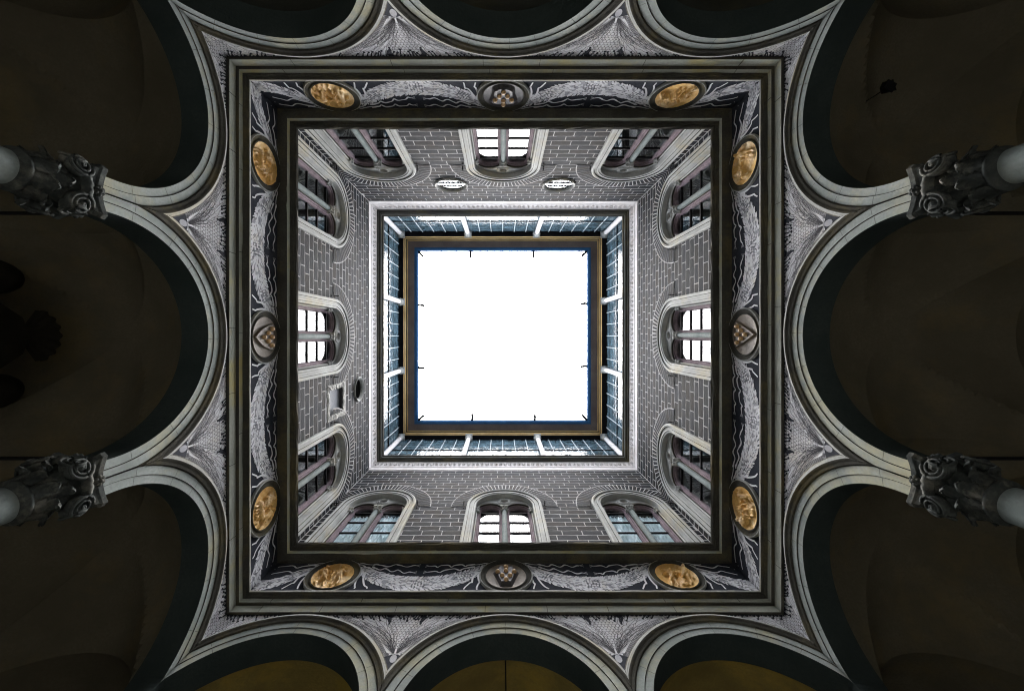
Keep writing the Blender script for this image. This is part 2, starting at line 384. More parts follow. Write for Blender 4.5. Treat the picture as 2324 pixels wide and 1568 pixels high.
def spandrel_art(seed):
    r = random.Random(seed); mb = MB()
    lo, hi = -W + 0.012, W - 0.012
    clip = lambda u, z: lo < u < hi and arch_out(u) - 0.02 < z < ZT + 0.02
    # dark scalloped upper border with drips that hang between the leaf tips
    u = lo
    while u < hi:
        d = r.uniform(0.045, 0.10); cu = min(abs(u - COLU), abs(u + COLU)); cc = W - abs(u)
        big = max(0, 1 - min(cu, cc) / 1.5)
        h = r.uniform(0.01, 0.045) * (0.5 + big); u2 = min(u + d, hi)
        n = 5; prev = None
        for i in range(n + 1):
            uu = u + (u2 - u) * i / n; zz = 7.70 - h * sin(pi * i / n) + 0.02
            if prev: mb.face([(prev[0], W - .004, prev[1]), (uu, W - .004, zz), (uu, W - .004, 7.83), (prev[0], W - .004, 7.83)], 'charcoal')
            prev = (uu, zz)
        if r.random() < 0.3 + 0.5 * big:
            l = r.uniform(0.04, 0.13) * (0.35 + big); s = (u - (COLU if u > 0 else -COLU)) * 0.25
            uc = (u + u2) / 2; s = max(-0.06, min(0.06, s)) * (-1)
            stroke(mb, [(uc, 7.72), (uc + s * .5, 7.70 - l * .6), (uc + s, 7.70 - l)], lambda t: 0.03 * (1 - .5 * t), 0.005, 'charcoal', clip)
            if clip(uc + s, 7.66 - l): disc(mb, uc + s, 7.70 - l, 0.02 + 0.008 * big, 0.006, 'charcoal')
        u = u2
    for c in (-COLU, COLU):
        tip = 6.78
        for sgn in (-1, 1):                    # dark notch either side of big middle bunch
            stroke(mb, [(c + sgn * .30, 7.74), (c + sgn * .34, 7.64), (c + sgn * .30, 7.54), (c + sgn * .30, 7.50)], lambda t: 0.12 * (1 - t) + .018, 0.005, 'charcoal', clip)
            disc(mb, c + sgn * .30, 7.49, .024, .006, 'charcoal')
        # tip: dark ground with a pale bulb
        for q in range(-8, 8):
            ua, ub = c + q * .04, c + (q + 1) * .04; ta, tb = [tip + .005 - .10 * (abs(x - c) / .3) for x in (ua, ub)]
            la, lb = arch_out(ua) - .03, arch_out(ub) - .03
            if ta > la and tb > lb: mb.face([(ua, W - .004, la), (ub, W - .004, lb), (ub, W - .004, tb), (ua, W - .004, ta)], 'charcoal')
        disc(mb, c + .0, tip - .10, .058, .008, 'pale2', 14, 1.45)
        stroke(mb, [(c - .12, tip + .01), (c, tip - .02), (c + .12, tip + .01)], .014, .008, 'pale2')
        # fir-cone scales
        row = 0; z = tip + .10
        while z < 7.70:
            f = (z - tip) / (7.7 - tip); hwid = 0.05 + 0.24 * min(1, f * 1.25); m = max(1, int(round(hwid / 0.05)))
            for i in range(-m, m + 1):
                uu = c + (i + (0.5 if row % 2 else 0)) * .068 + r.uniform(-.006, .006)
                if abs(uu - c) > hwid: continue
                rr = .036 * (0.75 + .35 * f)
                stroke(mb, [(uu + rr * cos(pi + pi * 1.0 * j / 7) * -1, z + r.uniform(-.003, .003) + rr * 1.15 * sin(pi * j / 7)) for j in range(8)], 0.0085, .005, 'line', clip)
            row += 1; z += .052 + .012 * f
        for sgn in (-1, 1):                    # lobed acanthus leaves fanning out of the tip
            for (ex, ez, w0, b) in ((.42, 7.70, .075, .02), (.66, 7.66, .085, .10), (.95, 7.66, .085, .17), (1.28, 7.67, .07, .22), (1.6, 7.69, .05, .26), (.50, 7.40, .06, .12), (.80, 7.52, .05, .2)):
                acanthus(mb, (c + sgn * .03, tip + .02), (c + sgn * ex, ez + r.uniform(-.02, .02)), w0, b * sgn, r, clip)
            for q in range(5):                 # ribs that follow the curve of the arch
                P = [(c + sgn * (.10 + t * 1.15), arch_out(c + sgn * (.10 + t * 1.15)) + .03 + .028 * q + .05 * t) for t in [i / 24 for i in range(25)]]
                P = [(u_, max(z_, tip - .03 + .012 * q)) for u_, z_ in P]
                stroke(mb, P, lambda t: .012 - .006 * t, .0056, 'line', clip)
            for q in range(1, 5, 2):
                P = bez((c + sgn * .02, tip), (c + sgn * (.08 + .03 * q), tip + .06 + .02 * q), (c + sgn * (.10 + .05 * q), tip + .2), (c + sgn * (.08 + .07 * q), tip + .38 - .02 * q), 10)
                stroke(mb, P, .007, .0056, 'line', clip)
    for sgn in (-1, 1):                        # the half bunches in the corners
        c = sgn * (W - .02)
        z = 7.05; row = 0
        while z < 7.66:
            for i in range(0, 6):
                uu = c - sgn * (i + (.5 if row % 2 else 0)) * .062
                if abs(uu - c) < .06 + .35 * (z - 7.0):
                    stroke(mb, [(uu - .034 * cos(pi * j / 6), z + .04 * sin(pi * j / 6)) for j in range(7)], .0085, .005, 'line', clip)
            row += 1; z += .055
        for (ex, ez, w0, b) in ((.30, 7.68, .075, .04), (.55, 7.66, .08, .10), (.85, 7.67, .07, .16), (1.2, 7.69, .05, .2)):
            acanthus(mb, (c - sgn * .02, 6.95), (c - sgn * ex, ez), w0, -b * sgn, r, clip)
    return mb

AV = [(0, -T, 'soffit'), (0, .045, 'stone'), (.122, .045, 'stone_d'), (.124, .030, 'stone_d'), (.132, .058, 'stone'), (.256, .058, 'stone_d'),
      (.260, .045, 'stone_d'), (.275, .082, 'stone_d'), (.320, .090, 'stone_d'), (.350, .105, 'stone_d'), (.375, .112, 'stone_w'), (.398, .112, 'stone_d'), (.406, .092, 'stone_w'), (.430, .092, 'stone_d'), (.45, .08, 'stone_d'), (.45, -.01, 'stone_d')]  # lit fillets coloured pale, shaded hollows and underside coloured dark
for k in range(4):
    root = thing('arcade', f'three-arched arcade with scratched leaf spandrels under {WALLN[k]}', 'arcade', (0, 0, ROOT), k * pi / 2, 'arcades round the courtyard')
    ops = [arch_op(uc, hw + .2, RISE + .2, Z_SPR, -3) for uc, hw in ARCH]
    mb = MB(); strips(mb, -W, W, Z_AB, 8.0, W, ops, 'pale')
    obj('spandrel', mb.mesh('spandrel'), root)
    ops = [arch_op(uc, hw, RISE, Z_SPR, -3) for uc, hw in ARCH]
    mb = MB(); strips(mb, -W - T + .03, W + T - .03, Z_AB, 8.6, W + T - .02, ops, 'vault')
    obj('rear_face', mb.mesh('rear_face'), root)
    obj('scratched_foliage', spandrel_art(50 + k).mesh('scratched_foliage'), root)
    for i, (uc, hw) in enumerate(ARCH):
        mb = MB()
        lim = [(-9, -COLU, True, False), (-COLU, COLU, False, False), (COLU, 9, False, True)][i]
        if i == 0: lim = (-W, -COLU, True, False)
        if i == 2: lim = (COLU, W, False, True)
        P = arc_path(uc, hw, RISE, Z_SPR, Z_AB + .005, 72)
        prof = AV
        rows = []
        for (u, z, nu, nz) in P:
            row = []
            for (dr, p, _m) in prof:
                uu = u + nu * dr
                if p > -.02:
                    uu = max(lim[0] + (p if lim[2] else 0), min(lim[1] - (p if lim[3] else 0), uu))
                row.append((uu, W - p, z + nz * dr))
            rows.append(row)
        for j in range(len(prof) - 1): mb.grid([[rw[j], rw[j + 1]] for rw in rows], prof[j][2])
        r = random.Random(k * 7 + i)
        arch = obj('archivolt', mb.mesh('archivolt'), root)
        jb = MB()                              # open joints between the arch stones
        for t in [pi * (q + .5 + r.uniform(-.12, .12)) / 9 for q in range(9)]:
            for (a, b, p) in ((.0, .118, .0465), (.142, .255, .0715)):
                nx, nz = cos(t) / hw, sin(t) / RISE; l = sqrt(nx * nx + nz * nz); nx /= l; nz /= l
                q0 = (uc + hw * cos(t) + nx * a, Z_SPR + RISE * sin(t) + nz * a); q1 = (q0[0] + nx * (b - a), q0[1] + nz * (b - a))
                if max(q0[0], q1[0]) < min(lim[1], W - .12) and min(q0[0], q1[0]) > max(lim[0], -W + .12): stroke(jb, [q0, q1], .006, p, 'stone_d')
        obj('stone_joint', jb.mesh('stone_joint'), arch, kind='stuff')

# ------------------------------------------------------------------ architrave, frieze, cornices
ring('architrave', 'stone architrave with two lichened bands running round above the arches', 'architrave', [
    ('groove', [(0, 7.735), (.05, 7.745)], 'stone_d', .0),
    ('fascia', [(.05, 7.745), (.052, 7.80), (.052, 7.90), (.05, 7.93)], 'stone_y', .004),
    ('groove', [(.05, 7.93), (.02, 7.935), (.02, 7.955), (.10, 7.957)], 'stone_d', 0),  # underside between the fascias in dark stone, shade painted as colour
    ('fascia', [(.10, 7.957), (.102, 7.98), (.102, 8.04), (.10, 8.065), (.085, 8.072)], 'stone_y', .004),
    ('cyma', [(.085, 8.072), (.115, 8.075), (.125, 8.09), (.15, 8.10), (.165, 8.125), (.19, 8.135)], 'stone_d', .002),
    ('fillet', [(.19, 8.135), (.205, 8.137), (.205, 8.165), (.20, 8.17)], 'stone_w', .003),
    ('top_bed', [(.20, 8.17), (0, 8.22)], 'stone_d', 0)], seed=3)

av_ = bpy.data.objects['architrave']; r = random.Random(31)
for k in range(4):
    for (p, z0, z1) in ((.0535, 7.745, 7.93), (.1035, 7.96, 8.06)):
        u = -W + r.uniform(.6, 1.5)
        while u < W - .4:
            mb = MB(); mb.box(u - .004, u + .004, W - p - .002, W - p + .02, z0, z1); obj('block_joint', mb.mesh('block_joint', 'stone_d'), av_, rz=k * pi / 2); u += r.uniform(1.1, 2.1)
# frieze: charcoal ground with garlands and ribbons; roundels hang on it
FZ0, FZ1 = 8.20, 9.56
def garland(mb, P, wfun, r, dens=1.0):
    """leaf-shaped flakes along a centre line P of (u, z)"""
    n = len(P); L = [0]
    for i in range(1, n): L.append(L[-1] + sqrt((P[i][0] - P[i - 1][0]) ** 2 + (P[i][1] - P[i - 1][1]) ** 2))
    tot = L[-1]; s = 0.0
    def at(s):
        for i in range(1, n):
            if L[i] >= s:
                t = (s - L[i - 1]) / (L[i] - L[i - 1] + 1e-9)
                du, dz = P[i][0] - P[i - 1][0], P[i][1] - P[i - 1][1]; l = sqrt(du * du + dz * dz)
                return P[i - 1][0] + du * t, P[i - 1][1] + dz * t, du / l, dz / l
        return P[-1][0], P[-1][1], 1, 0
    pl = .006
    base = MB()
    for i in range(n - 1):
        q = []
        for jj in (i, i + 1):
            u, z = P[jj]; a = P[max(0, jj - 1)]; b = P[min(n - 1, jj + 1)]; du, dz = b[0] - a[0], b[1] - a[1]; l = sqrt(du * du + dz * dz) + 1e-9; h = wfun(jj / (n - 1)) * .9
            q.append(((u - dz / l * h, W - .003, z + du / l * h), (u + dz / l * h, W - .003, z - du / l * h)))
        mb.face([q[0][0], q[1][0], q[1][1], q[0][1]], 'mid')
    while s < tot:
        u, z, tx, tz = at(s); hw = wfun(s / tot)
        kind = int(s / tot * 9) % 3
        m = max(1, int(hw * 2 / .052))
        for i in range(m):
            o = -hw + (i + .5) * 2 * hw / m + r.uniform(-.01, .01)
            cu, czz = u - tz * o + tx * r.uniform(-.015, .015), z + tx * o + tz * r.uniform(-.015, .015)
            if kind == 1 and abs(o) < hw * .6:
                q = r.uniform(.024, .033); pl += .00001
                mb.face([(cu + q * cos(t * pi / 3 + .3), W - pl, czz + q * sin(t * pi / 3 + .3)) for t in range(6)], r.choice(['pale', 'pale3', 'pale2'])); continue
            an = atan2(tz, tx) + (0.75 * o / hw) * (1 if s < tot / 2 else 1) + r.uniform(-.3, .3)
            ln = r.uniform(.046, .072); wd = ln * r.uniform(.36, .55); ca, sa = cos(an), sin(an); pl += .00001
            mb.face([(cu + ca * a * ln - sa * b * wd, W - pl, czz + sa * a * ln + ca * b * wd) for a, b in ((-1, 0), (-.35, -.9), (.35, -.8), (1, 0), (.35, .8), (-.35, .9))], r.choice(['pale', 'pale', 'pale3', 'pale2']))
        s += .062 / dens
    return pl
def wavy(p0, p1, amp, waves, r, n=44, curl=True):
    P = []; ph = r.uniform(0, 1)
    for i in range(n + 1):
        t = i / n; a = amp * (.5 + .5 * sin(pi * t)) ; x = p0[0] + (p1[0] - p0[0]) * t; y = p0[1] + (p1[1] - p0[1]) * t
        ph2 = 2 * pi * waves * t + ph
        P.append((x + amp * .55 * cos(ph2 * 1.0) * (1 if curl else 0), y + a * sin(ph2) + amp * .25 * sin(ph2 * 2.1)))
    return P
RU = [-3.92, 0.03, 3.92]                       # medallions
RZ = 8.95
def frieze_art(seed):
    r = random.Random(seed); mb = MB()
    hi = W - .01
    def cl(u, z): return -hi < u < hi and FZ0 < z < FZ1 - .04
    def swag(a, b, za, zb, zm, wm, n=30):
        P = []
        for i in range(n + 1):
            t = i / n; s = (2 * t - 1)
            zz = zm + (abs(s) ** 2.3) * ((za if s < 0 else zb) - zm)
            P.append((a + (b - a) * t, zz))
        garland(mb, P, lambda t: wm * (.42 + .58 * sin(pi * min(1, max(0, t))) ** .7), r)
    swag(RU[0] + .52, RU[1] - .52, 9.30, 9.30, 8.70, .25)
    swag(RU[1] + .52, RU[2] - .52, 9.30, 9.30, 8.70, .25)
    for s in (-1, 1):                          # half swags that turn the corner at their lowest point
        P = [(s * (3.92 + .48 + t * (W - 4.40 - .03)), 8.62 + .72 * (1 - t) ** 1.6) for t in [i / 14 for i in range(15)]]
        garland(mb, P, lambda t: .09 + .11 * t, r)
    for c in RU:                               # cords that hold the garlands
        for s in (-1, 1):
            for q in range(9):
                uu = c + s * (.30 + q * .035); zz = 9.50 - q * .018
                stroke(mb, [(uu - s * .012, zz + .03), (uu + s * .012, zz - .03)], .016, .012, 'pale3')
            stroke(mb, bez((c + s * .2, 9.53), (c + s * .45, 9.55), (c + s * .6, 9.38), (c + s * .8, 9.42)), lambda t: .034 - .015 * t, .010, 'pale3', cl)
    gap = [(RU[0] + .75, RU[1] - .75), (RU[1] + .75, RU[2] - .75)]
    for (a, b) in gap:                         # four long ribbons fluttering above each garland
        m = (a + b) / 2
        for (st, en) in ((a, m - .16), (b, m + .16)):
            for (z0, z1) in ((9.40, 9.34), (9.30, 9.08)):
                P = wavy((st, z0), (en, z1 + r.uniform(-.03, .03)), .045, r.uniform(2.2, 3.4), r)
                stroke(mb, P, lambda t: .046 - .018 * t + .010 * sin(t * 23), .011, 'pale3', cl)
                e = P[-1]; d = 1 if en > st else -1
                for q in (-1, 0, 1):
                    stroke(mb, [e, (e[0] + d * .07, e[1] + q * .04)], .008, .011, 'pale3', cl)
                    disc(mb, e[0] + d * .08, e[1] + q * .045, .008, .011, 'pale3', 6)
    for c in RU:                               # lower ribbon ends, either side of each medallion
        for s in (-1, 1):
            if abs(c + s * .9) > W - .1: continue
            for q in (0, 1):
                P = wavy((c + s * (.60 + .05 * q), 9.10), (c + s * (.62 + .28 * q), 8.50), .05, r.uniform(1.0, 1.5), r, 26)
                stroke(mb, P, lambda t: .052 - .022 * t, .012, 'pale3', cl)
    for s in (-1, 1):                          # ribbons in the corners
        for (z0, z1) in ((9.36, 9.32), (9.24, 9.05)):
            stroke(mb, wavy((s * 4.50, z0), (s * 5.36, z1), .05, 1.6, r, 26), lambda t: .044 - .018 * t, .011, 'pale3', cl)
        disc(mb, s * 5.40, 9.22, .010, .011, 'pale3', 6)
    return mb
for k in range(4):
    root = thing('frieze', f'charcoal frieze with pale garlands and ribbons below {WALLN[k]}', 'frieze', (0, 0, ROOT), k * pi / 2, 'garland friezes above the arches')
    mb = MB(); mb.face([(-W, W, FZ0 - .1), (W, W, FZ0 - .1), (W, W, 9.9), (-W, W, 9.9)], 'charcoal'); obj('plaster_ground', mb.mesh('plaster_ground'), root)
    obj('garland', frieze_art(90 + k).mesh('garland'), root)

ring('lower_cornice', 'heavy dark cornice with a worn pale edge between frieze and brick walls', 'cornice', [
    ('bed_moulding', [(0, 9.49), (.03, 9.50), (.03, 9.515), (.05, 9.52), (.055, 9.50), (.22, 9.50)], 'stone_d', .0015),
    ('soffit', [(.22, 9.50), (.235, 9.498)], 'stone_d', .001),  # cornice underside in dark stone, its shade painted as colour
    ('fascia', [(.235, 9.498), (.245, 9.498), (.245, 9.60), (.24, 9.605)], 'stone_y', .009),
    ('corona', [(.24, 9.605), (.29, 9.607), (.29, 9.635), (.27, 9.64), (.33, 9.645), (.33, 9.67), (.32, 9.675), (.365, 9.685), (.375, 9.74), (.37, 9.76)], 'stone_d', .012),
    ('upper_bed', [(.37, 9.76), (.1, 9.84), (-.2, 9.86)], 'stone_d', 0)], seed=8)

# ------------------------------------------------------------------ brick walls with voussoir rings
WIN_U = [-4.08, 0.02, 4.08]; WSPR = 12.70
BW0, BW1 = 9.80, 16.10
RH, RL = 0.2565, 0.56
OC = {2: [(-2.02, 14.28, .60, .50, 'glazed'), (1.90, 14.28, .60, .50, 'glazed')], 1: [(2.02, 14.88, .47, .36, 'open')]}
NICHE = (1.74, 2.54, 12.36, 13.40)
BT = 0.030                                     # bricks stand proud of the joints
brick_cache = {}
def brick_mesh(wd, kind='brick'):
    key = round(wd, 3)
    if key not in brick_cache:
        mb = MB(); h = RH - .035; x = key / 2
        mb.box(-x, x, -.003, .0, -h / 2, h / 2, 'brick', bev=.001); brick_cache[key] = mb.mesh('brick')
    return brick_cache[key]
RVO = (1.70, 1.80, 12.62)                      # outer ellipse of the voussoir ring (half width, rise, centre z)
def excl(u, z, k):                             # u-intervals to keep free at height z
    E = []
    for c in WIN_U:
        if z > RVO[2] - .1:
            q = 1 - ((z - RVO[2]) / (RVO[1] - .06)) ** 2
            if q > 0: E.append((c - (RVO[0] - .06) * sqrt(q), c + (RVO[0] - .06) * sqrt(q)))
        else: E.append((c - 1.16, c + 1.16))
    for (c, zc, ro, ri, _t) in OC.get(k, []):
        q = (ro - .05) ** 2 - (z - zc) ** 2
        if q > 0: E.append((c - sqrt(q), c + sqrt(q)))
    if k == 1 and NICHE[2] - .17 < z < NICHE[3] + .17: E.append((NICHE[0] - .16, NICHE[1] + .16))
    return E
for k in range(4):
    root = thing('brick_wall', ['dark brick wall with pale joints whose corner windows show white curtains', 'dark brick wall with pale joints, a square niche and one open round hole', 'dark brick wall with pale joints and two glazed round windows', 'dark brick wall with pale joints facing the square niche'][k], 'wall', (0, 0, ROOT), k * pi / 2, 'upper brick walls of the courtyard')
    ops = [arch_op(c, 1.0, 1.0, WSPR, 5) for c in WIN_U] + [circ_op(c, ri + .03, zc) for (c, zc, ro, ri, _t) in OC.get(k, [])]
    if k == 1: ops.append((NICHE[0] - .02, NICHE[1] + .02, lambda u: NICHE[2] - .02, lambda u: NICHE[3] + .02))
    mb = MB(); strips(mb, -W, W, BW0 - .1, BW1 + .1, W, ops, 'joint', .15); obj('mortar_bed', mb.mesh('mortar_bed'), root)
    r = random.Random(200 + k); pieces = []
    nrow = int((BW1 - BW0) / RH)
    for j in range(nrow + 1):
        z = BW0 + (j + .5) * RH
        if z > 16.12: break
        off = (j % 2) * RL / 2 + r.uniform(-.05, .05) + (j % 5) * .03
        u = -W - off
        while u < W:
            a, b = max(u + .0105, -W + .016), min(u + RL - .0105, W - .016)
            seg = [(a, b)]
            for (e0, e1) in excl(0, z, k):
                ns = []
                for (x, y) in seg:
                    if y <= e0 or x >= e1: ns.append((x, y)); continue
                    if x < e0: ns.append((x, e0))
                    if y > e1: ns.append((e1, y))
                seg = ns
            for (x, y) in seg:
                if y - x > .05: pieces.append((x, y, z))
            u += RL
    for i, (x, y, z) in enumerate(pieces[:300]):
        obj('brick', brick_mesh(y - x), root, ((x + y) / 2, W - .001, z))
    rest = pieces[300:]
    if rest:
        mb = MB(); h = RH - .040
        for (x, y, z) in rest: mb.box(x, y, W - .004, W - .001, z - h / 2, z + h / 2, 'brick', bev=.001)
        obj('upper_brick_courses', mb.mesh('upper_brick_courses'), root, kind='stuff')
    # voussoirs: wedge bricks round each window head
    for c in WIN_U:
        N = 37
        bk = MB(); q = []
        for i in range(49):
            t = pi * i / 48
            inn = (c + 1.12 * cos(t), WSPR - .05 + 1.12 * sin(t)); out = (c + (RVO[0] + .026) * cos(t), RVO[2] + (RVO[1] + .034) * sin(t))
            q.append([(max(-W + .004, min(W - .004, p[0])), W - .0125 - .003, p[1]) for p in (inn, out)])
        bk.grid(q, 'joint')
        for i in range(48):
            a, b = q[i][1], q[i + 1][1]; bk.face([a, b, (b[0], W, b[2]), (a[0], W, a[2])], 'joint')
        obj('ring_mortar', bk.mesh('ring_mortar'), root)
        for i in range(N):
            t0, t1 = pi * i / N + .0095, pi * (i + 1) / N - .0095
            pts = []
            for (rr, t) in ((0, t0), (1, t0), (1, t1), (0, t1)):
                if rr: pts.append((c + (RVO[0]) * cos(t), RVO[2] + (RVO[1]) * sin(t)))
                else: pts.append((c + 1.14 * cos(t), WSPR - .05 + 1.14 * sin(t)))
            cl = [(max(-W + .012, min(W - .012, p[0])), p[1]) for p in pts]
            if max(p[0] for p in cl) - min(p[0] for p in cl) < .04 and abs(c) > 1 and abs(pts[1][0]) > W - .02: continue
            mb = MB(); mb.poly_prism(cl, W - .0205, W - .0155, 'brick'); obj('voussoir', mb.mesh('voussoir'), root)
    for c in WIN_U:                            # black iron hooks beside the window heads
        for s in (-1, 1):
            mb = MB(); uu = c + s * 1.30
            if abs(uu) > W - .06: uu = math.copysign(W - .07, uu)
            mb.tube([(uu, W, 12.62), (uu, W - .16, 12.62), (uu, W - .18, 12.66), (uu, W - .18, 12.74)], .016, 6, 'iron')
            mb.tube([(uu, W - .02, 12.50), (uu, W - .03, 12.76)], .018, 6, 'iron')
            obj('iron_hook', mb.mesh('iron_hook'), root)

# ------------------------------------------------------------------ arched windows (twelve)
LC, LH, LS = .462, .40, 12.80                   # lights: centre, half width, springing
def build_window():
    root = thing('arched_window', 'x', 'window')
    mb = MB()
    P = arc_path(0, .92, .92, WSPR, 9.80, 48)
    sweep(mb, P, [(0, -.15, 'stone_w'), (0, .03, 'stone_w'), (.055, .035, 'stone_d'), (.06, .052, 'stone_w'), (.115, .055, 'stone_d'), (.122, .035, 'stone_w'), (.19, .042, 'stone_d'), (.197, .07, 'stone_w'), (.25, .085, 'stone_w'), (.285, .07, 'stone_w'), (.29, 0, 'stone_d'), (.29, -.01, 'stone_d')])
    obj('surround', mb.mesh('surround'), root)
    mb = MB()
    ops = [arch_op(s * LC, LH, LH, LS, 5) for s in (-1, 1)] + [circ_op(0, .12, 13.33)]
    strips(mb, -.925, .925, 9.8, lambda u: WSPR + sqrt(max(0, .925 ** 2 - u * u)), .14, ops, 'stone_w', .1)
    obj('tympanum', mb.mesh('tympanum'), root)
    mb = MB(); mb.lathe([(.12, -.20), (.12, -.13), (.14, -.10), (.165, -.10), (.175, -.125), (.19, -.115), (.215, -.11), (.225, -.14)], 28, (0, 0, 13.33), 'y', 'stone_w')
    e = obj('oculus', mb.mesh('oculus', smooth=True), root)
    mb = MB(); mb.face([(.125 * cos(2 * pi * i / 20), .19, 13.33 + .125 * sin(2 * pi * i / 20)) for i in range(20)], 'rust'); obj('disc', mb.mesh('disc'), e)
    for s in (-1, 1):
        P = arc_path(s * LC, LH, LH, LS, 9.80, 24)
        mb = MB(); sweep(mb, P, [(0, -.34, 'stone_d'), (0, -.15, 'stone_w'), (.012, -.125, 'stone_w'), (.032, -.12, 'stone_w'), (.045, -.14, 'stone_d'), (.05, -.125, 'stone_w'), (.062, -.14, 'stone_w')])
        obj('light_arch', mb.mesh('light_arch'), root)
        mb = MB(); sweep(mb, P, [(-.105, -.34), (-.105, -.27), (-.098, -.255), (-.09, -.275), (-.08, -.25), (-.055, -.24), (-.045, -.20), (-.01, -.195), (.0, -.20)], 0, 'wood')
        sash = obj('sash_frame', mb.mesh('sash_frame'), root)
        zs = [9.80, 10.27, 10.90, 11.53, 12.16, 12.77]
        for a, b in zip(zs[:-1], zs[1:]):
            mb = MB(); mb.box(s * LC - .30, s * LC + .30, .300, .306, a + .02, b - .02, 'glass'); obj('pane', mb.mesh('pane', recalc=True), sash)
        mb = MB(); n = 16; f = []
        pts = [(s * LC + .30 * cos(pi * i / n), LS + .30 * sin(pi * i / n)) for i in range(n + 1)] 
        mb.face([(x, .300, z) for x, z in pts], 'glass'); mb.face([(x, .306, z) for x, z in pts][::-1], 'glass'); obj('pane', mb.mesh('pane'), sash)
        for z in zs[1:]:
            mb = MB(); mb.box(s * LC - .30, s * LC + .30, .270, .315, z - .024, z + .024, 'iron'); obj('glazing_bar', mb.mesh('glazing_bar'), sash)
    def capital(x, y, r, z, mb):
        mb.lathe([(r, 0), (r * 1.35, .015), (r * 1.35, .035), (r * 1.05, .045), (r * 1.15, .09), (r * 1.7, .155), (r * 1.5, .16)], 16, (x, y, z), 'z', 'stone_w', lambda t, h: 1 + .16 * cos(8 * t) * (h > .05))
        mb.box(x - r * 1.6, x + r * 1.6, y - r * 1.6, y + r * 1.6, z + .155, z + .195, 'stone_w')
    mb = MB(); mb.lathe([(.078, 9.8), (.078, 11.0), (.072, 12.52)], 20, (0, .10, 0), 'z', 'col')
    c = obj('colonnette', mb.mesh('colonnette', smooth=True), root)
    mb = MB(); capital(0, .10, .078, 12.52, mb); obj('capital', mb.mesh('capital'), c)
    for s in (-1, 1):
        mb = MB(); capital(s * .87, .15, .05, 12.55, mb); obj('side_capital', mb.mesh('side_capital'), root)
    return root
proto = build_window(); CURT = []
WL = {0: ['arched window with white curtains, next to the corner with the niche wall', 'middle arched window mirroring sky, between the two windows with white curtains', 'arched window with white curtains, farther from the niche'],
      1: ['dark arched window of the niche wall, next to the wall with two round windows', 'arched window mirroring sky, just beside the square niche', 'dark arched window on the far side of the niche, next to the curtained windows'],
      2: ['dark arched window next to the corner with the plain wall, above no round window pair', 'arched window mirroring sky between the two round windows', 'dark arched window of the round-window wall, nearest the niche wall'],
      3: ['dark arched window of the plain wall, nearest the curtained windows', 'arched window mirroring sky, straight across from the niche wall', 'dark arched window of the plain wall, nearest the round windows']}
WL[2][0] = 'dark arched window of the round-window wall, nearest the plain wall'
# which u end of each wall meets which neighbour: -u end meets the wall k+1, +u end meets the wall k-1
WL[2][0], WL[2][2] = WL[2][0], WL[2][2]
WL[1][0], WL[1][2] = WL[1][0], WL[1][2]
for k in range(4):
    for i, c in enumerate(WIN_U):
        o = proto if (k, i) == (0, 0) else copy_tree(proto)
        o.location = rot(k, c, W); o.rotation_euler = (0, 0, k * pi / 2)
        if k == 0 and i != 1: CURT.append((i, o))
        o['label'] = WL[k][i]; o['group'] = 'tall arched windows in the brick walls'; o['category'] = 'window'
for (i, o) in CURT:                           # curtains hang behind the glass
    for s in (-1, 1):
        mb = MB(); rows = []; r = random.Random(i * 3 + s)
        ph = [r.uniform(0, 6) for _ in range(3)]
        for a in range(61):
            x = s * LC - .34 + .68 * a / 60
            row = []
            for b in range(25):
                z = 9.8 + 2.9 * b / 24; tie = (1 - .28 * sin(pi * (z - 9.8) / .63) ** 2)
                row.append((x + .012 * sin(x * 30 + ph[2]), 0.375 + .035 * sin(x * 55 + ph[0] + z * .8) * tie + .014 * sin(x * 25 + ph[1] + z * 1.7), z))
            rows.append(row)
        mb.grid(rows, 'curtain'); obj('curtain', mb.mesh('curtain', smooth=True), o)


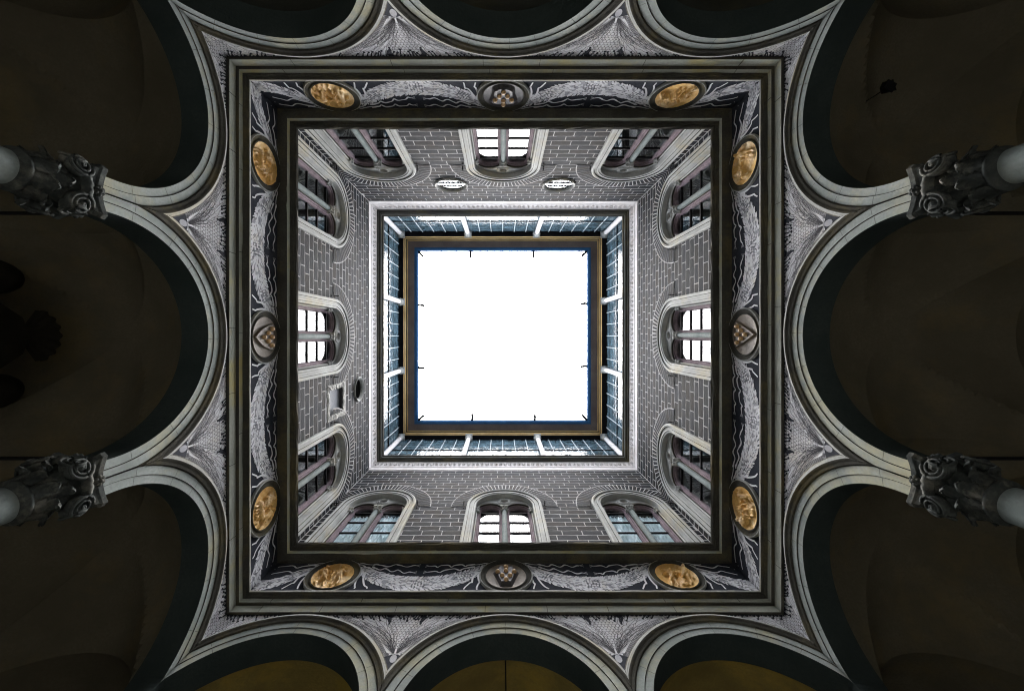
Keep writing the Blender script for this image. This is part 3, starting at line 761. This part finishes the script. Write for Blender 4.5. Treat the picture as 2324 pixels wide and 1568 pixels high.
# round windows, open round hole, niche
for k in OC:
    for i, (c, zc, ro, ri, t) in enumerate(OC[k]):
        lab = {(2, 0): 'glazed round window with lattice, on the plain wall side of its wall', (2, 1): 'glazed round window with lattice, on the niche wall side of its wall', (1, 0): 'unglazed dark round hole with stone rim, just above the square niche'}[(k, i)]
        root = thing('round_window', lab, 'round window', rot(k, c, W, zc), k * pi / 2, 'round windows')
        mb = MB(); mb.lathe(([(ri, -.04), (ri, -.02)] if t == 'open' else [(ri, -.06), (ri, -.02)]) + [(ri + .01, -.01), (ri + .03, .02), (ro - .05, .05), (ro - .02, .07), (ro, .05), (ro, -.01)], 40, (0, 0, 0), 'y', 'stone_w')
        obj('stone_rim', mb.mesh('stone_rim', smooth=False), root)
        if t == 'glazed':
            mb = MB()
            for yy, o_ in ((.01, 1), (.016, -1)): mb.face([(ri * cos(2 * pi * j / 40) * o_, yy, ri * sin(2 * pi * j / 40)) for j in range(40)], 'glass')
            obj('pane', mb.mesh('pane'), root)
            mb = MB()
            for d in range(-7, 8):
                for s in (-1, 1):
                    off = d * .125; l2 = ri * ri - off * off
                    if l2 <= .01: continue
                    l = sqrt(l2); ax, az = cos(s * .65), sin(s * .65)
                    mb.tube([(-az * off - ax * l, .0, ax * off - az * l), (-az * off + ax * l, .0, ax * off + az * l)], .0055, 4, 'iron')
            for zz in (-.16, .16): l = sqrt(ri * ri - zz * zz); mb.tube([(-l, -.002, zz), (l, -.002, zz)], .013, 4, 'iron')
            obj('lattice', mb.mesh('lattice'), root)
        else:
            mb = MB(); mb.lathe([(ri, -.04), (ri, -.16), (ri * .9, -.17), (ri * .88, -.5), (ri * .8, -.5), (ri * .8, -.6)], 32, (0, 0, 0), 'y', 'recess_shade'); mb.face([(ri * .8 * cos(2 * pi * j / 24), .6, ri * .8 * sin(2 * pi * j / 24)) for j in range(24)], 'shell')
            obj('dark_recess', mb.mesh('dark_recess'), root)
nr = thing('square_niche', 'square niche with rough pale edges and grey back in the brick wall', 'niche', (0, 0, ROOT), pi / 2)
mb = MB(); r = random.Random(5)
a, b, c, d = NICHE; m = .17
def edge(pin, pout, n, jit):
    rows = []
    for i in range(n + 1):
        t = i / n; p = [pin[0][q] + (pin[1][q] - pin[0][q]) * t for q in (0, 1)]; o_ = [pout[0][q] + (pout[1][q] - pout[0][q]) * t for q in (0, 1)]
        j = lambda: r.uniform(-jit, jit)
        mid = [(p[q] + o_[q]) / 2 for q in (0, 1)]
        rows.append([(p[0] + j() * .4, W + .02, p[1] + j() * .4), (p[0] + j() * .4, W - .025 + j(), p[1] + j() * .4), (mid[0] + j(), W - .035 + j(), mid[1] + j()), (o_[0] + j() * 1.5, W - .022, o_[1] + j() * 1.5), (o_[0] + j(), W, o_[1] + j())])
    mb.grid(rows, 'rough')
edge(((a, c), (b, c)), ((a - m, c - m), (b + m, c - m)), 14, .015); edge(((b, c), (b, d)), ((b + m, c - m), (b + m, d + m)), 16, .015)
edge(((b, d), (a, d)), ((b + m, d + m), (a - m, d + m)), 14, .015); edge(((a, d), (a, c)), ((a - m, d + m), (a - m, c - m)), 16, .015)
obj('rough_edge', mb.mesh('rough_edge'), nr)
mb = MB(); D = W + .11
mb.face([(a, D, c), (b, D, c), (b, D, d), (a, D, d)], 'nichegrey')
mb.face([(a, W, c), (b, W, c), (b, D, c), (a, D, c)], 'nichegrey'); mb.face([(a, W, d), (b, W, d), (b, D, d), (a, D, d)], 'shell')  # top face in a darker colour, the shade inside the niche painted in
mb.face([(a, W, c), (a, W, d), (a, D, d), (a, D, c)], 'nichegrey'); mb.face([(b, W, c), (b, W, d), (b, D, d), (b, D, c)], 'nichegrey')
obj('recess', mb.mesh('recess'), nr)

# ------------------------------------------------------------------ roundels on the frieze
def figure(C, r, x, z, s, lean=0.0, arms=None, seat=False, flip=1):
    """a small relief figure: capsules (x0, z0, x1, z1, radius0, radius1, height)"""
    ca, sa = cos(lean), sin(lean)
    def q(a, b): a *= flip; return (x + s * (a * ca + b * sa), z + s * (b * ca - a * sa))
    def cap(p0, p1, r0, r1, h): C.append((*q(*p0), *q(*p1), r0 * s, r1 * s, h))
    cap((0, .98), (0, 1.0), .105, .10, .040)                   # head
    cap((0, .80), (0, .86), .05, .05, .022)
    cap((-.02, .72), (0, .42), .17, .13, .036)                 # chest
    if seat:
        cap((0, .40), (.34, .36), .12, .09, .038); cap((.34, .36), (.38, .02), .08, .055, .030); cap((0, .36), (.26, .22), .11, .08, .03); cap((.26, .22), (.24, -.06), .07, .05, .024)
    else:
        sp = r.uniform(.08, .2)
        cap((.03, .42), (sp, .05), .11, .07, .034); cap((sp, .05), (sp - .04, -.30), .065, .045, .026)
        cap((-.04, .42), (-sp * .8, .06), .11, .07, .030); cap((-sp * .8, .06), (-sp * 1.1, -.30), .065, .045, .024)
    for (e, h) in (arms or [((.28, .55), (.42, .80)), ((-.26, .52), (-.20, .25))]):
        cap((.12 if e[0] > 0 else -.12, .72), e, .06, .048, .030); cap(e, h, .046, .036, .028)
def relief(seed):
    r = random.Random(seed); C = []
    n = [3, 2, 2, 3, 2, 3, 2, 3][seed % 8]
    xs = {2: [-.17, .16], 3: [-.24, .0, .24]}[n]
    for i, x in enumerate(xs):
        arms = [((r.uniform(.2, .32), r.uniform(.5, .8)), (r.uniform(.25, .5), r.uniform(.55, 1.05))), ((-r.uniform(.2, .32), r.uniform(.5, .75)), (-r.uniform(.15, .45), r.uniform(.2, .95)))]
        figure(C, r, x, r.uniform(-.26, -.14), r.uniform(.40, .50), r.uniform(-.3, .3), arms, r.random() < .4, r.choice((-1, 1)))
    if seed % 3 == 0:                                          # a crossed staff and branch
        C.append((-.30, -.30, .22, .26, .014, .014, .030)); C.append((.05, .10, .30, .30, .012, .01, .024))
    if seed % 3 == 1:                                          # wings and a low altar
        for j in range(5): C.append((.02, .12, .30 - j * .02, .27 - j * .06, .03, .012, .020)); C.append((-.02, .12, -.28 + j * .02, .25 - j * .06, .03, .012, .018))
        C.append((.06, -.30, .06, -.16, .09, .09, .022))
    if seed % 3 == 2:                                          # an animal standing across
        C += [(-.16, -.20, .14, -.18, .085, .075, .036), (.14, -.16, .24, -.02, .05, .04, .03), (.24, -.01, .30, -.05, .045, .03, .03), (-.16, -.22, -.18, -.38, .032, .02, .024), (-.08, -.24, -.10, -.38, .03, .02, .022), (.10, -.22, .09, -.38, .03, .02, .022), (.15, -.22, .20, -.37, .03, .02, .024)]
    NR, NA = 44, 132; R = .455
    rr = np.linspace(0.002, R, NR)[:, None]; th = np.linspace(0, 2 * pi, NA, endpoint=False)[None, :]
    X = rr * np.cos(th); Z = rr * np.sin(th); H = np.zeros_like(X)
    for (x0, z0, x1, z1, r0, r1, h) in C:
        dx, dz = x1 - x0, z1 - z0; l2 = dx * dx + dz * dz + 1e-9
        t = np.clip(((X - x0) * dx + (Z - z0) * dz) / l2, 0, 1); d = np.hypot(X - x0 - t * dx, Z - z0 - t * dz); rad = r0 + (r1 - r0) * t
        v = np.clip(1 - (d / rad) ** 2, 0, 1) ** .28
        fold = 1 + .32 * np.sin((X * 3 + Z) * 70 + seed) * (rad > .03)
        H = np.maximum(H, 2.2 * h * v * fold)
    H *= np.clip((R - rr) / .03, 0, 1); H += .004 * np.sin(X * 40 + seed) * np.sin(Z * 37)
    H += .03 * (rr / R) ** 4
    mb = MB(); rows = [[(X[i, j], -(.012 + H[i, j]), Z[i, j]) for j in range(NA)] for i in range(NR)]
    mb.grid(rows, 'ochre', True); return mb.mesh('relief', smooth=True)
mb = MB(); mb.lathe([(.61, .0), (.61, .045), (.60, .06), (.585, .06)], 64, axis='y', k='stone_w'); mb.lathe([(.585, .06), (.575, .045), (.56, .05), (.545, .03), (.53, .035), (.50, .02), (.49, .045), (.47, .05), (.455, .03)], 64, axis='y', k='stone_d')  # lit edge of the rim coloured pale, shaded hollow coloured dark
RIM = mb.mesh('rim', smooth=True)
MED = {(0, 0): 'golden relief roundel at the niche wall end of the frieze under the curtained windows', (0, 2): 'golden roundel with winged figure, under the curtained window farthest from the niche',
       (1, 0): 'golden relief roundel under the niche wall, nearest the round windows', (1, 2): 'golden relief roundel under the niche wall, nearest the curtained windows',
       (2, 0): 'golden relief roundel under the round-window wall, nearest the plain wall', (2, 2): 'golden relief roundel under the round-window wall, nearest the niche wall',
       (3, 0): 'golden relief roundel under the plain wall, nearest the curtained windows', (3, 2): 'golden relief roundel under the plain wall, nearest the round windows'}
SH = {0: 'roundel with a pointed grey shield and seven golden balls, below curtained wall', 1: 'roundel with a rounded triangular shield of six balls, below the niche wall',
      2: 'dark roundel with a curved grey shield and copper balls, below the round windows', 3: 'roundel with a sharp triangular shield of six balls, below the plain wall'}
def tri(side, ctrl, n=10): return side
for k in range(4):
    for i, c in enumerate(RU):
        if i != 1:
            root = thing('relief_roundel', MED[(k, i)], 'roundel', rot(k, c, W, RZ), k * pi / 2, 'golden relief roundels on the frieze')
            obj('rim', RIM, root); obj('relief', relief({(0, 0): 6, (0, 2): 1, (1, 0): 2, (1, 2): 5, (2, 0): 3, (2, 2): 0, (3, 0): 7, (3, 2): 4}[(k, i)]), root)
            continue
        root = thing('shield_roundel', SH[k], 'roundel', rot(k, c, W, RZ), k * pi / 2, 'shield roundels on the frieze')
        obj('rim', RIM, root)
        mb = MB(); mb.lathe([(.002, .014), (.25, .014), (.40, .02), (.455, .035)], 48, axis='y', k='shieldgrey' if k == 2 else 'shieldbg'); obj('disc', mb.mesh('disc', smooth=True), root)
        mb = MB()
        if k in (1, 3):
            bul = .07 if k == 1 else .015; P = []
            A, B, Cc = (-.31, .27), (.31, .27), (0, -.42)
            for (p, q) in ((A, B), (B, Cc), (Cc, A)):
                for t in range(8):
                    t /= 8; x, z = p[0] + (q[0] - p[0]) * t, p[1] + (q[1] - p[1]) * t
                    nx, nz = (q[1] - p[1]), -(q[0] - p[0]); l = sqrt(nx * nx + nz * nz); bb = bul * 4 * t * (1 - t) * (0 if p == A else 1)
                    P.append((x - nx / l * bb * (1 if True else 1), z - nz / l * bb))
            cx, cz_ = 0, .04
            P = [(x if True else x, z) for x, z in P]
            mb.poly_prism(P, -.075, -.02, 'shieldbg', .06)
            balls = [(-.19, .17), (0, .17), (.19, .17), (-.095, .03), (.095, .03), (0, -.13)]
        else:
            P = [(-.30, .10), (-.25, .14), (-.17, .36), (0, .30), (.17, .36), (.25, .14), (.30, .10), (.24, -.05), (.13, -.38), (0, -.36), (-.13, -.38), (-.24, -.05)] if k == 0 else \
                [(-.33, .16), (-.30, .27), (-.12, .30), (0, .27), (.12, .30), (.30, .27), (.33, .16), (.27, -.05), (.25, -.30), (.12, -.40), (0, -.42), (-.12, -.40), (-.25, -.30), (-.27, -.05)]
            mb.poly_prism(P, -.09, -.02, 'shieldgrey', .22)
            balls = [(0, .22), (0, .08), (-.19, .05), (.19, .05), (-.09, -.09), (.09, -.09), (0, -.24)]
        obj('shield', mb.mesh('shield'), root)
        bm_ = MB(); bm_.ball((0, 0, 0), .056, 'gold', n=14); bme = bm_.mesh('ball', smooth=True)
        for (x, z) in balls: obj('ball', bme, root, (x, -.095, z))

# ------------------------------------------------------------------ white stucco band and upper cornice
ring('stucco_band', 'white stucco band with a carved running ornament above the brick walls', 'stucco band', [
    ('plain_strip', [(0, 16.03), (.018, 16.035), (.018, 16.09), (.006, 16.10), (.006, 16.36), (.02, 16.38)], 'white', .0008),
    ('cove', [(.02, 16.38), (.03, 16.42), (.03, 16.46), (.04, 16.60), (.07, 16.74), (.11, 16.82)], 'white', .0015)], seed=4)
sb = bpy.data.objects['stucco_band']
for k in range(4):                             # carved palmettes and leaves along the cove
    mb = MB(); r = random.Random(70 + k); n = 56
    for i in range(n):
        u = -W + .06 + (i + .5) * (2 * W - .12) / n
        big = i % 4 == 0
        for (dx, dz, rad) in ([(0, 0, .05), (0, .07, .04), (-.045, .03, .025), (.045, .03, .025), (0, -.07, .02)] if big else [(-.03, .0, .028), (.03, .04, .024), (0, .09, .02), (.02, -.05, .02), (-.04, .07, .016)]):
            rad *= r.uniform(.85, 1.15); z = 16.58 + dz; p = .045 + max(0, dz) * .3
            x = u + dx + r.uniform(-.008, .008)
            if abs(x) > W - .1: continue
            mb.face([(x + rad * cos(t), W - p - .028, z + rad * sin(t)) for t in (0, 1.57, 3.14, 4.71)], 'white')
            for t in range(4):
                t0, t1 = t * pi / 2, (t + 1) * pi / 2
                mb.face([(x + rad * cos(t0), W - p - .028, z + rad * sin(t0)), (x + rad * cos(t1), W - p - .028, z + rad * sin(t1)), (x + rad * 1.5 * cos(t1), W - p + .02, z + rad * 1.5 * sin(t1)), (x + rad * 1.5 * cos(t0), W - p + .02, z + rad * 1.5 * sin(t0))], 'white')
    obj('carved_ornament', mb.mesh('carved_ornament'), sb, rz=k * pi / 2, kind='stuff')
ring('upper_cornice', 'narrow dark stone cornice under the glazed loggia', 'cornice', [
    ('bed_moulding', [(.10, 16.80), (.15, 16.82), (.15, 16.90), (.17, 16.91)], 'stone_d', .001),
    ('corona', [(.17, 16.91), (.20, 16.92), (.20, 17.00), (.23, 17.01)], 'stone_d', .002),
    ('fillet', [(.23, 17.01), (.235, 17.01), (.235, 17.06), (.24, 17.065)], 'stone_w', .002),
    ('edge', [(.24, 17.065), (.29, 17.08), (.29, 17.16), (.28, 17.18), (-.5, 17.20)], 'stone_d', .002)], seed=12)

# ------------------------------------------------------------------ glazed loggia
LZ0, LZ1 = 17.2, 20.95; GY = W + .06
bays = [(-5.36, -1.96), (-1.70, 1.74), (2.0, 5.36)]
for k in range(4):
    root = thing('loggia_glazing', f'band of bluish leaded glass above {WALLN[k]}', 'glazing', (0, 0, ROOT), k * pi / 2, 'glazed loggia bands under the eaves')
    for (a, b) in ((-W, W),):
        n = 18
        cell = (b - a) / n
        for i in range(n):
            x0, x1 = a + i * cell + .012, a + (i + 1) * cell - .012
            for (z0, z1) in ((LZ0, 19.02), (19.08, LZ1)):
                mb = MB(); mb.box(x0, x1, GY, GY + .01, z0, z1, 'roofglass'); obj('pane', mb.mesh('pane', recalc=True), root)
        for i in range(1, n):
            x = a + i * cell; mb = MB(); mb.box(x - .014, x + .014, GY - .03, GY + .02, LZ0, LZ1, 'leadbar'); obj('glazing_bar', mb.mesh('glazing_bar'), root)
    mb = MB(); mb.box(-W, W, GY - .035, GY + .02, 19.02, 19.08, 'iron'); obj('transom', mb.mesh('transom'), root)
    mb = MB()
    for z in (17.8, 18.4, 19.5, 19.95, 20.4): mb.box(-W, W, GY - .006, GY + .012, z - .008, z + .008, 'iron')
    obj('lead_lines', mb.mesh('lead_lines'), root)
def colonnette(label, loc, rz, group):
    root = thing('loggia_column', label, 'column', loc, rz, group)
    return root
mb = MB(); mb.lathe([(.15, 17.2), (.15, 17.3), (.125, 17.36), (.118, 17.5), (.112, 20.55)], 20, k='white'); cs = mb.mesh('shaft', smooth=True)
mb = MB(); mb.lathe([(.112, 20.55), (.14, 20.57), (.14, 20.60), (.115, 20.62), (.13, 20.72), (.19, 20.84), (.17, 20.86)], 20, k='stone_w', fn=lambda t, h: 1 + .1 * cos(8 * t) * (h > 20.62)); mb.box(-.19, .19, -.19, .19, 20.86, 20.96, 'stone_w'); cc = mb.mesh('capital')
SHORT = ['the curtained wall', 'the niche wall', 'the round-window wall', 'the plain wall']
for k in range(4):
    for (u, nb) in ((-1.80, (k + 1) % 4), (1.85, (k - 1) % 4)):
        rt = colonnette(f'pale loggia column above {SHORT[k]}, on the side of {SHORT[nb]}', rot(k, u, W - .07), k * pi / 2, 'loggia columns'); obj('shaft', cs, rt); obj('capital', cc, rt)
    rt = colonnette(f'pale loggia column in the corner between {SHORT[k]} and {SHORT[(k + 1) % 4]}', rot(k, -W + .09, W - .09), k * pi / 2, 'loggia columns'); obj('shaft', cs, rt); obj('capital', cc, rt)

# ------------------------------------------------------------------ eaves, gutter, spouts
ev = ring('eaves', 'wide timber eaves with ochre mouldings and a blue-grey gutter round the sky opening', 'eaves', [
    ('beam', [(-.6, 20.95), (.18, 20.95), (.20, 20.955)], 'iron', 0),
    ('gilt_moulding', [(.20, 20.955), (.205, 20.955), (.215, 21.03), (.23, 21.06)], 'eavegold', .001),
    ('dark_bead', [(.23, 21.06), (.26, 21.062)], 'stone_d', 0),
    ('gilt_moulding', [(.26, 21.062), (.265, 21.15), (.285, 21.18)], 'eavegold', .001),
    ('dark_bead', [(.285, 21.18), (.33, 21.182)], 'stone_d', 0),
    ('gilt_moulding', [(.33, 21.182), (.335, 21.28), (.36, 21.31)], 'eavegold', .001),
    ('soffit_board', [(.36, 21.31), (.55, 21.32), (.70, 21.33)], 'eaves', .001),
    ('gutter', [(.70, 21.325), (.78, 21.33), (.84, 21.36), (.88, 21.42), (.89, 21.50), (.88, 21.54), (.5, 21.7), (-4.4, 22.6)], 'gutter', .001)], seed=21)
for k in range(4):
    for u in (-1.68, 1.76):
        mb = MB(); mb.tube([(u, W - .84, 21.46), (u + .01, W - .98, 21.50), (u + rng.uniform(-.03, .03), W - 1.24, 21.52)], .07, 6, 'iron'); obj('spout', mb.mesh('spout'), ev, rz=k * pi / 2)
    mb = MB(); q = W - .86; mb.tube([(-q, q, 21.46), (-q + .32, q - .29, 21.52)], .07, 6, 'iron'); obj('spout', mb.mesh('spout'), ev, rz=k * pi / 2)
    mb = MB()
    for i in range(11):
        u = -4.2 + i * .84; mb.box(u - .018, u + .018, W - .925, W - .885, 21.48, 21.53, 'iron')
    obj('gutter_clips', mb.mesh('gutter_clips'), ev, rz=k * pi / 2)

# ------------------------------------------------------------------ columns with composite capitals
def build_column():
    root = thing('arcade_column', 'x', 'column')
    B = -CZ + .14
    mb = MB(); mb.box(-.38, .38, -.38, .38, B + .004, B + .16, 'col'); mb.lathe([(.36, B + .16), (.38, B + .21), (.36, B + .27), (.30, B + .29), (.29, B + .34), (.33, B + .38), (.31, B + .43), (.26, B + .46)], 36, k='col'); obj('base', mb.mesh('base'), root)
    mb = MB(); mb.lathe([(.24, B + .46), (.23, 1.5), (.213, 3.6), (.204, 4.59)], 40, k='col'); obj('shaft', mb.mesh('shaft', smooth=True), root)
    mb = MB(); mb.lathe([(.204, 4.57), (.212, 4.605), (.255, 4.62), (.263, 4.645), (.255, 4.67), (.222, 4.685), (.215, 4.69)], 40, k='capital'); obj('astragal', mb.mesh('astragal', smooth=True), root)  # collar in the dark capital stone, its underside shade put into the colour
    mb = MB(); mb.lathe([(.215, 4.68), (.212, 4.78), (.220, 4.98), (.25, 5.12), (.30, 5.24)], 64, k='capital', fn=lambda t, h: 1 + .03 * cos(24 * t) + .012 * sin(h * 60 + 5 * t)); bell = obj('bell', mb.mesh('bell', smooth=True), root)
    # egg-and-dart cushion
    mb = MB(); mb.lathe([(.28, 5.14), (.33, 5.17), (.345, 5.21), (.33, 5.25), (.28, 5.27)], 64, k='capital', fn=lambda t, h: 1 + .05 * abs(sin(12 * t))); obj('cushion', mb.mesh('cushion', smooth=True), root)
    def leaf(a, z0, h, wd, out):
        mb = MB(); rows = []; n = 10
        for i in range(n + 1):
            t = i / n
            if t < .72: rr = .232 + .03 * t + out * .25 * t * t; zz = z0 + h * t / .72 * .95
            else: q = (t - .72) / .28 * pi * .85; rr = .232 + .022 + out * .13 + out * .5 * (1 - cos(q)) ; zz = z0 + h * .95 + out * .42 * sin(q) - .02 * q
            row = []
            for j in range(-4, 5):
                s = j / 4; w_ = wd * (.75 + .35 * sin(pi * min(1, t * 1.05))) * (1 + .13 * cos(i * 3.1)) * (1 - .45 * max(0, t - .75) / .25)
                an = a + s * w_ / rr; r2 = rr + .02 * (1 - s * s) + .012 * (j % 2) 
                row.append((r2 * cos(an), r2 * sin(an), zz - .02 * abs(s)))
            rows.append(row)
        mb.grid(rows, 'capital'); return mb.mesh('leaf', smooth=True)
    for i in range(8): obj('leaf', leaf(i * pi / 4 + pi / 8, 4.69, .20, .085, .10), root)
    for i in range(4): obj('leaf', leaf(i * pi / 2 + pi / 4, 4.80, .28, .10, .15), root)
    for i in range(4): obj('leaf', leaf(i * pi / 2, 4.84, .20, .07, .09), root)
    # volutes: a thick spiral scroll on each side of each face
    mb = MB(); R0 = .135
    def spi(t): rr = R0 * (1 - t) ** .85 + .012; th = pi / 2 + 2.3 * 2 * pi * t; return rr, th
    P = [(spi(t)[0] * cos(spi(t)[1]), -.065 - .02 * t, spi(t)[0] * sin(spi(t)[1])) for t in [i / 44 for i in range(45)]]
    mb.tube(P, lambda t: .022 * (1 - .5 * t), 6, 'capital')
    mb.lathe([(.002, .03), (.118, .035), (.128, .0), (.118, -.06), (.002, -.06)], 24, (0, -.02, 0), 'y', 'capital')
    mb.ball((0, -.085, 0), .022, 'capital')
    vol = mb.mesh('volute', smooth=True)
    for q in range(4):
        for s in (-1, 1):
            a = q * pi / 2; x, y = s * .225, -.265
            o = obj('volute', vol, root, (x * cos(a) - y * sin(a), x * sin(a) + y * cos(a), 5.10), a + s * .32); o.scale = (s * 1.0, 1, 1)
    # abacus with concave sides and cut corners, a flower on each face
    mb = MB(); P = []
    for q in range(4):
        a = q * pi / 2
        for i in range(-8, 9):
            s = i / 8; x = .31 * s; y = -.285 - .075 * abs(s) ** 1.8
            P.append((x * cos(a) - y * sin(a), x * sin(a) + y * cos(a)))
    def ringz(sc_, z): return [(p[0] * sc_, p[1] * sc_, z) for p in P]
    mb.grid([ringz(.90, 5.26), ringz(.93, 5.27), ringz(.95, 5.32), ringz(.97, 5.33), ringz(1.0, 5.35), ringz(1.0, 5.415), ringz(.98, 5.42)], 'capital', True)
    mb.face(ringz(.90, 5.26)[::-1], 'capital'); mb.face(ringz(.98, 5.42), 'capital'); ab = obj('abacus', mb.mesh('abacus'), root)
    mb = MB()
    for i in range(6): t = i * pi / 3; mb.ball((.045 * cos(t), -.31, 5.34 + .045 * sin(t)), .034, 'capital', n=8)
    mb.ball((0, -.335, 5.34), .03, 'capital'); fl = mb.mesh('flower', smooth=True)
    for q in range(4): obj('flower', fl, ab, rz=q * pi / 2)
    mb = MB(); mb.box(-.24, .24, -.20, .20, 5.415, 5.52, 'stone_d'); obj('impost', mb.mesh('impost'), root)
    return root
cp = build_column(); first = True
CA = W + T / 2
for k in range(4):
    for (u, nb) in ((-COLU, (k + 1) % 4), (COLU, (k - 1) % 4), (-CA - .03, None)):
        o = cp if first else copy_tree(cp); first = False
        o.location = rot(k, u, CA if nb is not None else CA + .03, -.14); o.rotation_euler = (0, 0, k * pi / 2)
        o['group'] = 'stone columns of the arcade'; o['category'] = 'column'
        o['label'] = f'grey arcade column below {SHORT[k]}, nearer {SHORT[nb]}' if nb is not None else f'grey corner arcade column between {SHORT[k]} and {SHORT[(k + 1) % 4]}'
# corner piers: the stone that joins the archivolts of neighbouring sides
for k in range(4):
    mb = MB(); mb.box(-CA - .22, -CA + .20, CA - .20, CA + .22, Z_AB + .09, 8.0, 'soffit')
    obj('corner_pier', mb.mesh('corner_pier'), None, (0, 0, ROOT), k * pi / 2, kind='thing', category='pier', label=f'dark corner pier where the arcades of {SHORT[k]} and {SHORT[(k + 1) % 4]} meet', group='corner piers of the arcade')

# iron tie rods across the walk
for k in range(4):
    for (u, nb) in ((-COLU, (k + 1) % 4), (COLU, (k - 1) % 4)):
        mb = MB(); mb.box(-.022, .022, 0, DEPTH1 - W - .3, -.025, .025, 'iron')
        thing('tie_rod', f'black iron tie rod behind the column below {SHORT[k]}, nearer {SHORT[nb]}', 'tie rod', rot(k, u, W + .3, 6.15), k * pi / 2, 'iron tie rods across the arcade walk', mb.mesh('tie_rod'))

# small hanging lantern under one vault, and the near-black carved monument with its shell crest
mb = MB(); mb.box(-.09, .09, -.09, .09, 0, .02, 'iron'); mb.lathe([(.15, .02), (.08, .14), (.02, .17)], 4, k='iron'); mb.tube([(0, 0, .15), (0, 0, .62)], .01, 5, 'iron')
thing('ceiling_lantern', 'small dark square lantern hanging from the vault beyond the corner arch', 'lantern', rot(3, 4.62, 7.12, 7.25), .5, me=mb.mesh('ceiling_lantern'))
mb = MB(); mb.tube([(0, 6.05, 7.45), (0, 6.05, 4.3)], .014, 6, 'iron'); mb.lathe([(.02, 4.3), (.16, 4.2), (.13, 3.8), (.05, 3.7)], 6, (0, 6.05, 0), k='iron')
thing('hanging_lamp_chain', 'thin black chain hanging inside the middle arch below the curtained windows', 'lamp chain', (0, 0, ROOT), 0, me=mb.mesh('hanging_lamp_chain'))
mon = thing('wall_monument', 'near-black carved monument with shell crest in the shade behind the niche wall arcade', 'monument', (0, 0, ROOT), pi / 2)
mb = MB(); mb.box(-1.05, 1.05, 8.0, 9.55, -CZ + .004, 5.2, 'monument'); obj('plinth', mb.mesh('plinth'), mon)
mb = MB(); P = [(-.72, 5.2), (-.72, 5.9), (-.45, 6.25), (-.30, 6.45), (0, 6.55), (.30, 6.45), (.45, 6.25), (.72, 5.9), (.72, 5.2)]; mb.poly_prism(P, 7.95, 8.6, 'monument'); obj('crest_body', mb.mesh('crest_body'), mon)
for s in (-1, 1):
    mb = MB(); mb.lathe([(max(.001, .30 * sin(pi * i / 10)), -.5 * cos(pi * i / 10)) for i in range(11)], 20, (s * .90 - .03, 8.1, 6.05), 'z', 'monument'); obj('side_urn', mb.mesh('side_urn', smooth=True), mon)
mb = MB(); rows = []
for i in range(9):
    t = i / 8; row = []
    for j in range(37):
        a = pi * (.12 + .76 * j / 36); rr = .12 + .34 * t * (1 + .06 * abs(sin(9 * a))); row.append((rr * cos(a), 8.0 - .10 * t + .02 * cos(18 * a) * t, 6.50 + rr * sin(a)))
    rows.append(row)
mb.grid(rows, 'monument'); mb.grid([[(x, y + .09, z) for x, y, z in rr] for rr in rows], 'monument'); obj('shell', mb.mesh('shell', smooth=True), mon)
